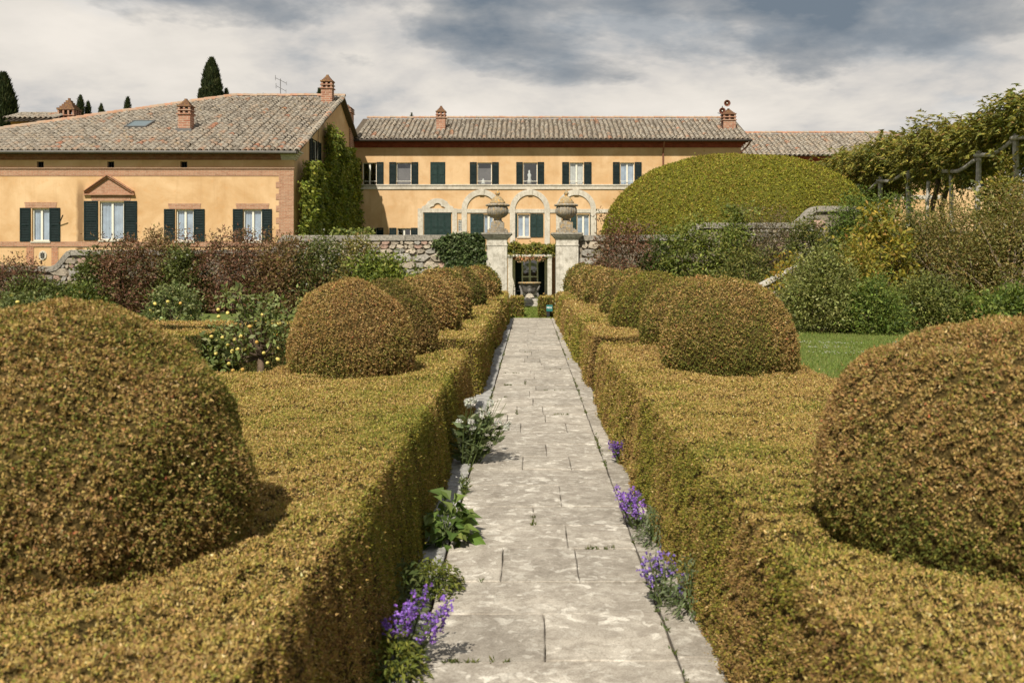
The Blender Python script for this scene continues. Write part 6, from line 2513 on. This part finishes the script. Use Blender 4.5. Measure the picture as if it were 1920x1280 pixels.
# ================================================================== PERGOLA WITH WISTERIA
XP = 16.3
XO = 15.45      # posts stand in front of the canopy
pg = thing('pergola', (XP, 42, 2.8), 'weathered wooden pergola on the terrace at the right', 'pergola')
for (x, ty, by, wpx) in ((1905, 251, 330, 12), (1836, 283, 360, 10), (1783, 322, 380, 8), (1741, 340, 400, 7), (1703, 320, 390, 9), (1651, 331, 385, 9), (1610, 345, 390, 6)):
    Y = XO * F / (x - 994)
    rr = wpx * Y / F * 0.5
    zt_ = EYE + (490 - ty) * Y / F
    m = MB()
    lean = random.uniform(-0.12, 0.12)
    m.tube([(XO + lean, Y, 2.7), (XO + lean * 0.5, Y, 4.0), (XO, Y, zt_)], [rr * 1.1, rr, rr * 0.95], 8)
    m.build('post', M['wood_grey'], pg)
for (Ya, Yb, za, zb_) in ((28.5, 31.7, 5.85, 5.72), (31.7, 34.3, 5.62, 5.45), (34.3, 37.0, 5.3, 5.15), (40.7, 43.9, 5.45, 5.35), (43.9, 47.5, 5.3, 4.9)):
    m = MB()
    m.tube([(XO - 0.12, Ya, za), (XO - 0.14, Ya * 0.75 + Yb * 0.25, za * 0.75 + zb_ * 0.25 - 0.14), (XO - 0.14, (Ya + Yb) / 2, (za + zb_) / 2 - 0.2), (XO - 0.12, Yb, zb_)], 0.07, 7)
    m.build('beam', M['wood_grey'], pg)
for k in range(9):
    Y = 31.5 + k * 2.6
    m = MB()
    m.tube([(XO + 0.5, Y, 5.75), (XP + 3.4, Y, 5.85)], 0.06, 6)
    m.build('rafter', M['wood_grey'], pg)
for (x, Y) in ((1660, 48), (1752, 40), (1770, 40.5), (1600, 53)):
    m = MB()
    X_ = (x - 994) * Y / F
    m.tube([(X_ + 0.2, Y, 2.8), (X_ - 0.1, Y, 3.9), (X_ + 0.15, Y, 4.9), (X_, Y, 5.9)], [0.14, 0.11, 0.10, 0.07], 7)
    tk = thing('climbing_wisteria', (X_, Y, 2.8), {1660: 'twisted wisteria trunk under the far pergola bay', 1752: 'dark twisted wisteria trunk before the ochre wall', 1770: 'second twisted wisteria trunk under the pergola', 1600: 'wisteria trunk at the far pergola end'}[x], 'wisteria')
    m.build('trunk', M['bark'], tk)

rg = np.random.default_rng(88)
WG = [(29.5, 34.0, 'nearest wisteria canopy on the pergola at the right frame edge'), (33.6, 38.8, 'second wisteria canopy on the pergola from the right'),
      (38.4, 44.6, 'third wisteria canopy on the pergola, above the leaning posts'), (44.2, 50.5, 'fourth wisteria canopy on the pergola toward the villa'), (50.0, 58.0, 'farthest wisteria canopy beside the huge dome')]
for k, (Ya, Yb, lab) in enumerate(WG):
    w_ = thing('wisteria', (XP + 1.2, (Ya + Yb) / 2, 2.8), lab, 'wisteria', 'wisteria on the pergola')
    ns = int(760 * (Yb - Ya) / 5.0)
    Yq = rg.uniform(Ya, Yb, ns)
    Xq = XP - 1.05 + rg.beta(1.0, 1.5, ns) * 4.6
    bump_ = noise3(np.stack([Xq, Yq, 0 * Yq], 1), 0.9, 5, 2)
    zt_ = 6.72 + 0.55 * bump_ + 0.55 * np.clip((Xq - XP + 0.5) / 3.0, 0, 1) + np.where(Yq > 50, 0.15, 0)
    zl_ = 5.2 + 0.3 * noise3(np.stack([Xq, Yq, 0 * Yq], 1), 1.3, 6) - np.where((Yq > 35) & (Yq < 40.5), 0.35, 0) - np.where(Yq > 47, 0.6, 0)
    u = rg.random(ns) ** 0.55
    Zq = zl_ + (zt_ - zl_) * u
    ctr = np.stack([Xq, Yq, Zq], 1)
    # each sprig: rachis with 11 leaflets drooping outward
    nlf = 11
    tips_ = unit(rg.normal(size=(ns, 3)) + np.array([-0.45, -0.5, -0.1]))
    ln = rg.uniform(0.35, 0.62, ns)
    reps = 3
    ctr4 = np.repeat(ctr, reps, 0) + rg.normal(size=(ns * reps, 3)) * 0.16
    dir4 = unit(np.repeat(tips_, reps, 0) + rg.normal(size=(ns * reps, 3)) * 0.6)
    ln4 = np.repeat(ln, reps) * rg.uniform(0.7, 1.2, ns * reps)
    tt = np.tile(np.linspace(0.15, 1, nlf), ns * reps)
    base_ = np.repeat(ctr4, nlf, 0) + np.repeat(dir4 * ln4[:, None], nlf, 0) * tt[:, None] + np.array([0, 0, -0.16]) * (tt ** 2)[:, None]
    side = np.tile(np.where(np.arange(nlf) % 2 == 0, 1.0, -1.0), ns * reps)
    sd_ = unit(np.cross(np.repeat(dir4, nlf, 0), np.array([0, 0, 1.0])))
    D = unit(sd_ * side[:, None] * 0.8 + np.repeat(dir4, nlf, 0) * 0.6 + np.array([0, 0, -0.35]) + rg.normal(size=base_.shape) * 0.2)
    n = len(base_)
    LL = rg.uniform(0.13, 0.21, n)
    col = pal_cols(n, WIST, noise3(base_, 1.1, 40, 3) * 1.5, 0.22, rg)
    o = quick_mesh('foliage', leaf_tris(base_, D, unit(rg.normal(size=(n, 3)) * 0.5 + (0, -0.2, 0.8)), LL, LL * 0.40), 3, M['leaf_soft'], w_, col)
    o["kind"] = "stuff"
    m = MB()
    for q in range(int(5 + 2 * k)):
        p0 = np.array([XP + rg.uniform(-0.4, 1.5), rg.uniform(Ya, Yb), 6.6])
        d_ = np.array([rg.uniform(-0.8, 0.5), rg.uniform(-0.5, 0.5), 0])
        m.tube([p0, p0 + d_ * 0.3 + (0, 0, 0.55), p0 + d_ * 0.7 + (0, 0, 0.8), p0 + d_ * 1.15 + (0, 0, 0.7)], [0.014, 0.011, 0.008, 0.005], 4)
        m.build('shoot', M['twig_pale'], w_)
        m = MB()
    for q in range(5):
        m = MB()
        p0 = np.array([XP + rg.uniform(-0.3, 0.4), rg.uniform(Ya, Yb), 5.4])
        m.tube([p0, p0 + rg.normal(size=3) * 0.25, p0 + rg.normal(size=3) * 0.4 + (0, 0.4, 0.4)], [0.04, 0.03, 0.02], 5)
        m.build('stem', M['twig_pale'], w_)

# ================================================================== CYPRESSES
def cypress(label, x, ty, wpx, Y, seed, n=9000, zb_=0.0, name='cypress_tree', taper=0.8):
    rg = np.random.default_rng(seed)
    sc_ = Y / F
    X_ = (x - 994) * sc_
    zt_ = EYE + (490 - ty) * sc_
    r_ = wpx * sc_ * 0.5
    t = thing(name, (X_, Y, zb_), label, 'cypress')
    m = MB()
    m.tube([(X_, Y, zb_), (X_, Y, zb_ + (zt_ - zb_) * 0.5), (X_, Y, zt_ - 0.8)], [r_ * 0.22, r_ * 0.15, 0.03], 8)
    m.build('trunk', M['bark'], t)
    H = zt_ - zb_
    vlo = 0.5
    u = rg.uniform(vlo, 1, n)

    def rad_(u_):
        return r_ * np.clip((1 - u_) * H / (r_ * 2.6), 0.02, 1) ** 0.62
    a = rg.uniform(0, 6.283, n)
    lum = 1 + 0.13 * noise3(np.stack([np.cos(a) * 2, np.sin(a) * 2, u * H * 0.9], 1), 1.6, seed, 2)
    f = rg.uniform(0.72, 1.04, n)
    rr = rad_(u) * lum * f
    P = np.stack([X_ + rr * np.cos(a), Y + rr * np.sin(a), zb_ + u * H], 1)
    outw = np.stack([np.cos(a), np.sin(a), 0 * a], 1)
    D = unit(outw * 0.3 + rg.normal(size=(n, 3)) * 0.22 + (0, 0, 1.0))
    L = rg.uniform(0.22, 0.5, n) * max(0.6, min(1.3, r_))
    o = quick_mesh('crown', leaf_tris(P, D, unit(outw + rg.normal(size=(n, 3)) * 0.4), L, L * 0.34), 3, M['leaf'], t,
                   pal_cols(n, [(1, (0.022, 0.032, 0.012)), (1, (0.036, 0.046, 0.016)), (0.5, (0.055, 0.062, 0.022))], None, 0.25, rg))
    o["kind"] = "stuff"
    nseg, nst = 14, 22
    Vs = []
    for k in range(nst + 1):
        uu = vlo * 0.4 + (1 - vlo * 0.4) * k / nst
        rr = float(rad_(np.array([max(uu, 0.0)]))[0]) * 0.78
        for j in range(nseg):
            t_ = 2 * math.pi * j / nseg
            Vs.append((X_ + rr * math.cos(t_), Y + rr * math.sin(t_), zb_ + uu * H - 0.1))
    i, j = np.meshgrid(np.arange(nst), np.arange(nseg), indexing='ij')
    i, j = i.ravel(), j.ravel()
    Fq = np.stack([i * nseg + j, i * nseg + (j + 1) % nseg, (i + 1) * nseg + (j + 1) % nseg, (i + 1) * nseg + j], 1)
    quick_mesh('inner_crown', np.array(Vs), 4, M['core_dark'], t, None, True, Fq)


CY = [(6, 142, 46, 85, 'broad tall cypress at the left frame edge behind the roofs', 12000), (397, 113, 36, 85, 'tall dark cypress rising above the middle of the hipped roof', 12000),
      (376, 168, 9, 86, 'thin small cypress just left of the tall dark cypress', 2500), (424, 168, 10, 86, 'thin small cypress just right of the tall dark cypress', 2500),
      (151, 181, 14, 95, 'slim cypress right of the big lattice chimney', 4000), (165, 192, 11, 96, 'shorter slim cypress next to the slim one by the lattice chimney', 3000),
      (140, 204, 8, 94, 'smallest cypress close behind the lattice chimney', 2000), (190, 197, 10, 97, 'lone short cypress behind the left part of the hip', 3000),
      (239.5, 184, 12, 92, 'lone cypress above the skylight of the hipped roof', 3500), (599, 168, 9, 80, 'cypress tip beside the gable chimney', 2500),
      (772, 214, 6, 105, 'tiny cypress tip above the left part of the long roof', 1500), (1729, 243, 7, 110, 'tiny cypress tip above the wisteria', 1500)]
for k, (x, ty, wp, Y, lab, n) in enumerate(CY):
    cypress(lab, x, ty, wp, Y, 500 + k, n)

# ================================================================== PLANTS ALONG THE PATH
def spike_plant(name, label, base, h, spread, nstem, seed, fcol, leafpal, cat='flowers', lean=(0, 0), fsize=0.016, leafL=0.05, nfl=26, group=None, leafw=0.28, heads=0.0):
    rg = np.random.default_rng(seed)
    t = thing(name, base, label, cat, group)
    b = np.array(base, float)
    m = MB()
    LP, LD, FP = [], [], []
    for k in range(nstem):
        a = rg.uniform(0, 6.28)
        r = spread * rg.uniform(0.1, 1) ** 0.6
        hh = h * rg.uniform(0.55, 1.0)
        p0 = b + np.array([math.cos(a) * r * 0.35, math.sin(a) * r * 0.5, 0])
        p2 = b + np.array([math.cos(a) * r + lean[0] * hh, math.sin(a) * r * 1.2 + lean[1] * hh, hh])
        p1 = (p0 + p2) / 2 + np.array([0, 0, 0.08 * hh]) + rg.normal(size=3) * 0.01
        m.tube([p0, p1, p2], [0.004, 0.003, 0.002], 4)
        for q in range(10):
            u = rg.uniform(0.03, 0.75)
            LP.append(p0 * (1 - u) ** 2 + 2 * p1 * u * (1 - u) + p2 * u * u)
            LD.append(np.array([rg.normal(), rg.normal(), 0.5]))
        if heads:
            if rg.random() < heads:
                FP += [p2 + unit(rg.normal(size=(1, 3)))[0] * (0.026, 0.026, 0.018) for q in range(nfl)]
            continue
        for q in range(nfl):
            u = rg.uniform(0.55, 1.03)
            FP.append(p0 * (1 - u) ** 2 + 2 * p1 * u * (1 - u) + p2 * u * u + rg.normal(size=3) * 0.013)
    m.build('stems', M['stem'], t)
    LP, LD, FP = np.array(LP), np.array(LD), np.array(FP)
    n = len(LP)
    LL = leafL * rg.uniform(0.6, 1.3, n)
    o = quick_mesh('leaves', leaf_quads(LP, LD, unit(rg.normal(size=(n, 3)) + (0, 0, 0.6)), LL, LL * leafw), 4, M['leaf_soft'], t, pal_cols(n, leafpal, None, 0.22, rg))
    o["kind"] = "stuff"
    if nfl:
        pp = np.repeat(FP, 4, 0)
        D = unit(rg.normal(size=pp.shape) + (0, -0.35, 0.1))
        V = leaf_quads(pp, D, rg.normal(size=pp.shape), rg.uniform(0.7, 1.2, len(pp)) * fsize, np.full(len(pp), fsize * 0.8), 0.15)
        c = np.tile(fcol, (len(pp), 1)) * np.exp(rg.normal(0, 0.22, (len(pp), 1))) * np.exp(rg.normal(0, 0.06, (len(pp), 3)))
        o = quick_mesh('blossoms', V, 4, M['petal'], t, np.clip(c, 0, 0.85))
        o["kind"] = "stuff"
    return t


M['stem'] = plain('green_stem', (0.10, 0.13, 0.04), 0.7, 0.2)
VIO = (0.32, 0.17, 0.60)
GREY_G = [(1, (0.12, 0.15, 0.075)), (1, (0.16, 0.19, 0.10)), (0.6, (0.09, 0.12, 0.045))]
spike_plant('purple_flowers', 'purple flower spikes in the left foreground leaning over the path', (-0.55, 4.45, 0.03), 0.31, 0.15, 20, 1, VIO, GREY_G, lean=(0.30, -0.25), nfl=15)
spike_plant('purple_flowers', 'purple flower spikes at the right path edge, nearer clump', (0.70, 5.15, 0.03), 0.28, 0.14, 15, 2, (0.26, 0.17, 0.50), GREY_G, lean=(-0.12, 0), nfl=8)
spike_plant('purple_flowers', 'bright purple flower clump at the right path edge, middle clump', (0.71, 6.6, 0.03), 0.28, 0.11, 14, 3, (0.32, 0.17, 0.56), GREY_G, lean=(-0.16, 0), nfl=18)
spike_plant('purple_flowers', 'small purple flower sprig at the right hedge foot, farthest clump', (0.79, 8.7, 0.03), 0.20, 0.07, 7, 4, (0.22, 0.11, 0.42), GREY_G, lean=(-0.15, 0), nfl=16)
spike_plant('white_flowers', 'tall white flowering plant leaning from the left hedge over the path', (-0.53, 8.75, 0.03), 0.58, 0.24, 44, 5, (0.66, 0.66, 0.58), [(1, (0.12, 0.155, 0.07)), (1, (0.17, 0.20, 0.10)), (0.7, (0.08, 0.11, 0.04))], lean=(0.30, -0.15), fsize=0.016, leafL=0.10, nfl=34, leafw=0.36, heads=0.45)
spike_plant('small_weed', 'little white flowering weed in the left path joint', (-0.50, 7.6, 0.03), 0.15, 0.06, 8, 6, (0.6, 0.6, 0.5), G_MID, 'weed', fsize=0.01, leafL=0.04, nfl=4)


def leafy(name, label, base, rad, h, n, L, pal, seed, mat='leaf_soft', wid=0.55, cat='plant', stems=True):
    rg = np.random.default_rng(seed)
    t = thing(name, base, label, cat)
    b = np.array(base, float)
    d = unit(rg.normal(size=(n, 3)))
    d[:, 2] = np.abs(d[:, 2])
    f = rg.uniform(0.35, 1, n) ** 0.6
    P = b + d * np.array([rad[0], rad[1], h]) * f[:, None]
    D = unit(d * (1, 1, 0.2) + rg.normal(size=(n, 3)) * 0.5 + (0, 0, 0.05))
    N = unit(rg.normal(size=(n, 3)) * 0.45 + (0, -0.2, 1.0))
    LL = L * rg.uniform(0.6, 1.3, n)
    # leaf of two halves bent along the midrib and drooping tip
    D2 = unit(D + np.array([0, 0, -0.7]))
    S = unit(np.cross(N, D))
    half = P + D * (LL * 0.5)[:, None]
    tip = half + D2 * (LL * 0.55)[:, None]
    wv_ = (LL * wid * 0.5)[:, None]
    up_ = np.cross(D, S) * wv_ * 0.35
    q1 = np.stack([P, half + S * wv_ + up_, tip, half], 1)
    q2 = np.stack([P, half, tip, half - S * wv_ + up_], 1)
    V = np.concatenate([q1, q2], 1).reshape(-1, 3)
    c = pal_cols(n, pal, None, 0.22, rg)
    o = quick_mesh('leaves', V, 4, M[mat], t, np.repeat(c, 2, 0))
    o["kind"] = "stuff"
    if stems:
        m = MB()
        for k in rg.choice(n, min(24, n), False):
            m.tube([b + rg.normal(size=3) * (0.02, 0.02, 0), (b + P[k]) / 2 + (0, 0, 0.02), P[k]], [0.005, 0.004, 0.003], 4)
        m.build('stems', M['stem'], t)
    return t


leafy('broad_leaf_plant', 'broad leaved green plant at the foot of the left hedge', (-0.54, 6.35, 0.03), (0.17, 0.22), 0.26, 120, 0.115, [(1, (0.075, 0.12, 0.025)), (1, (0.11, 0.155, 0.035)), (0.5, (0.15, 0.19, 0.05))], 11, 'leaf_gloss', 0.62)
leafy('green_tuft', 'small round green tuft behind the purple flowers on the left', (-0.52, 5.35, 0.03), (0.16, 0.20), 0.17, 900, 0.028, [(1, (0.11, 0.13, 0.02)), (1, (0.16, 0.17, 0.03)), (0.5, (0.08, 0.10, 0.02))], 12, wid=0.5)
leafy('green_tuft', 'green tuft in the bottom left corner of the path', (-0.60, 4.22, 0.03), (0.17, 0.22), 0.20, 700, 0.035, [(1, (0.12, 0.14, 0.02)), (1, (0.17, 0.18, 0.03)), (0.5, (0.09, 0.11, 0.02))], 13, wid=0.4)
leafy('green_tuft', 'grey green leafy clump beside the middle purple flowers on the right', (0.80, 6.3, 0.03), (0.13, 0.2), 0.22, 420, 0.05, GREY_G, 14, wid=0.22)
leafy('green_tuft', 'grey green leafy clump beside the nearer purple flowers on the right', (0.81, 5.05, 0.03), (0.13, 0.22), 0.26, 420, 0.05, GREY_G, 15, wid=0.22)
leafy('green_tuft', 'dark green weeds between the left hedge and the purple flowers', (-0.66, 5.0, 0.03), (0.14, 0.45), 0.24, 500, 0.05, [(1, (0.06, 0.08, 0.02)), (1, (0.09, 0.11, 0.03))], 16, wid=0.35)
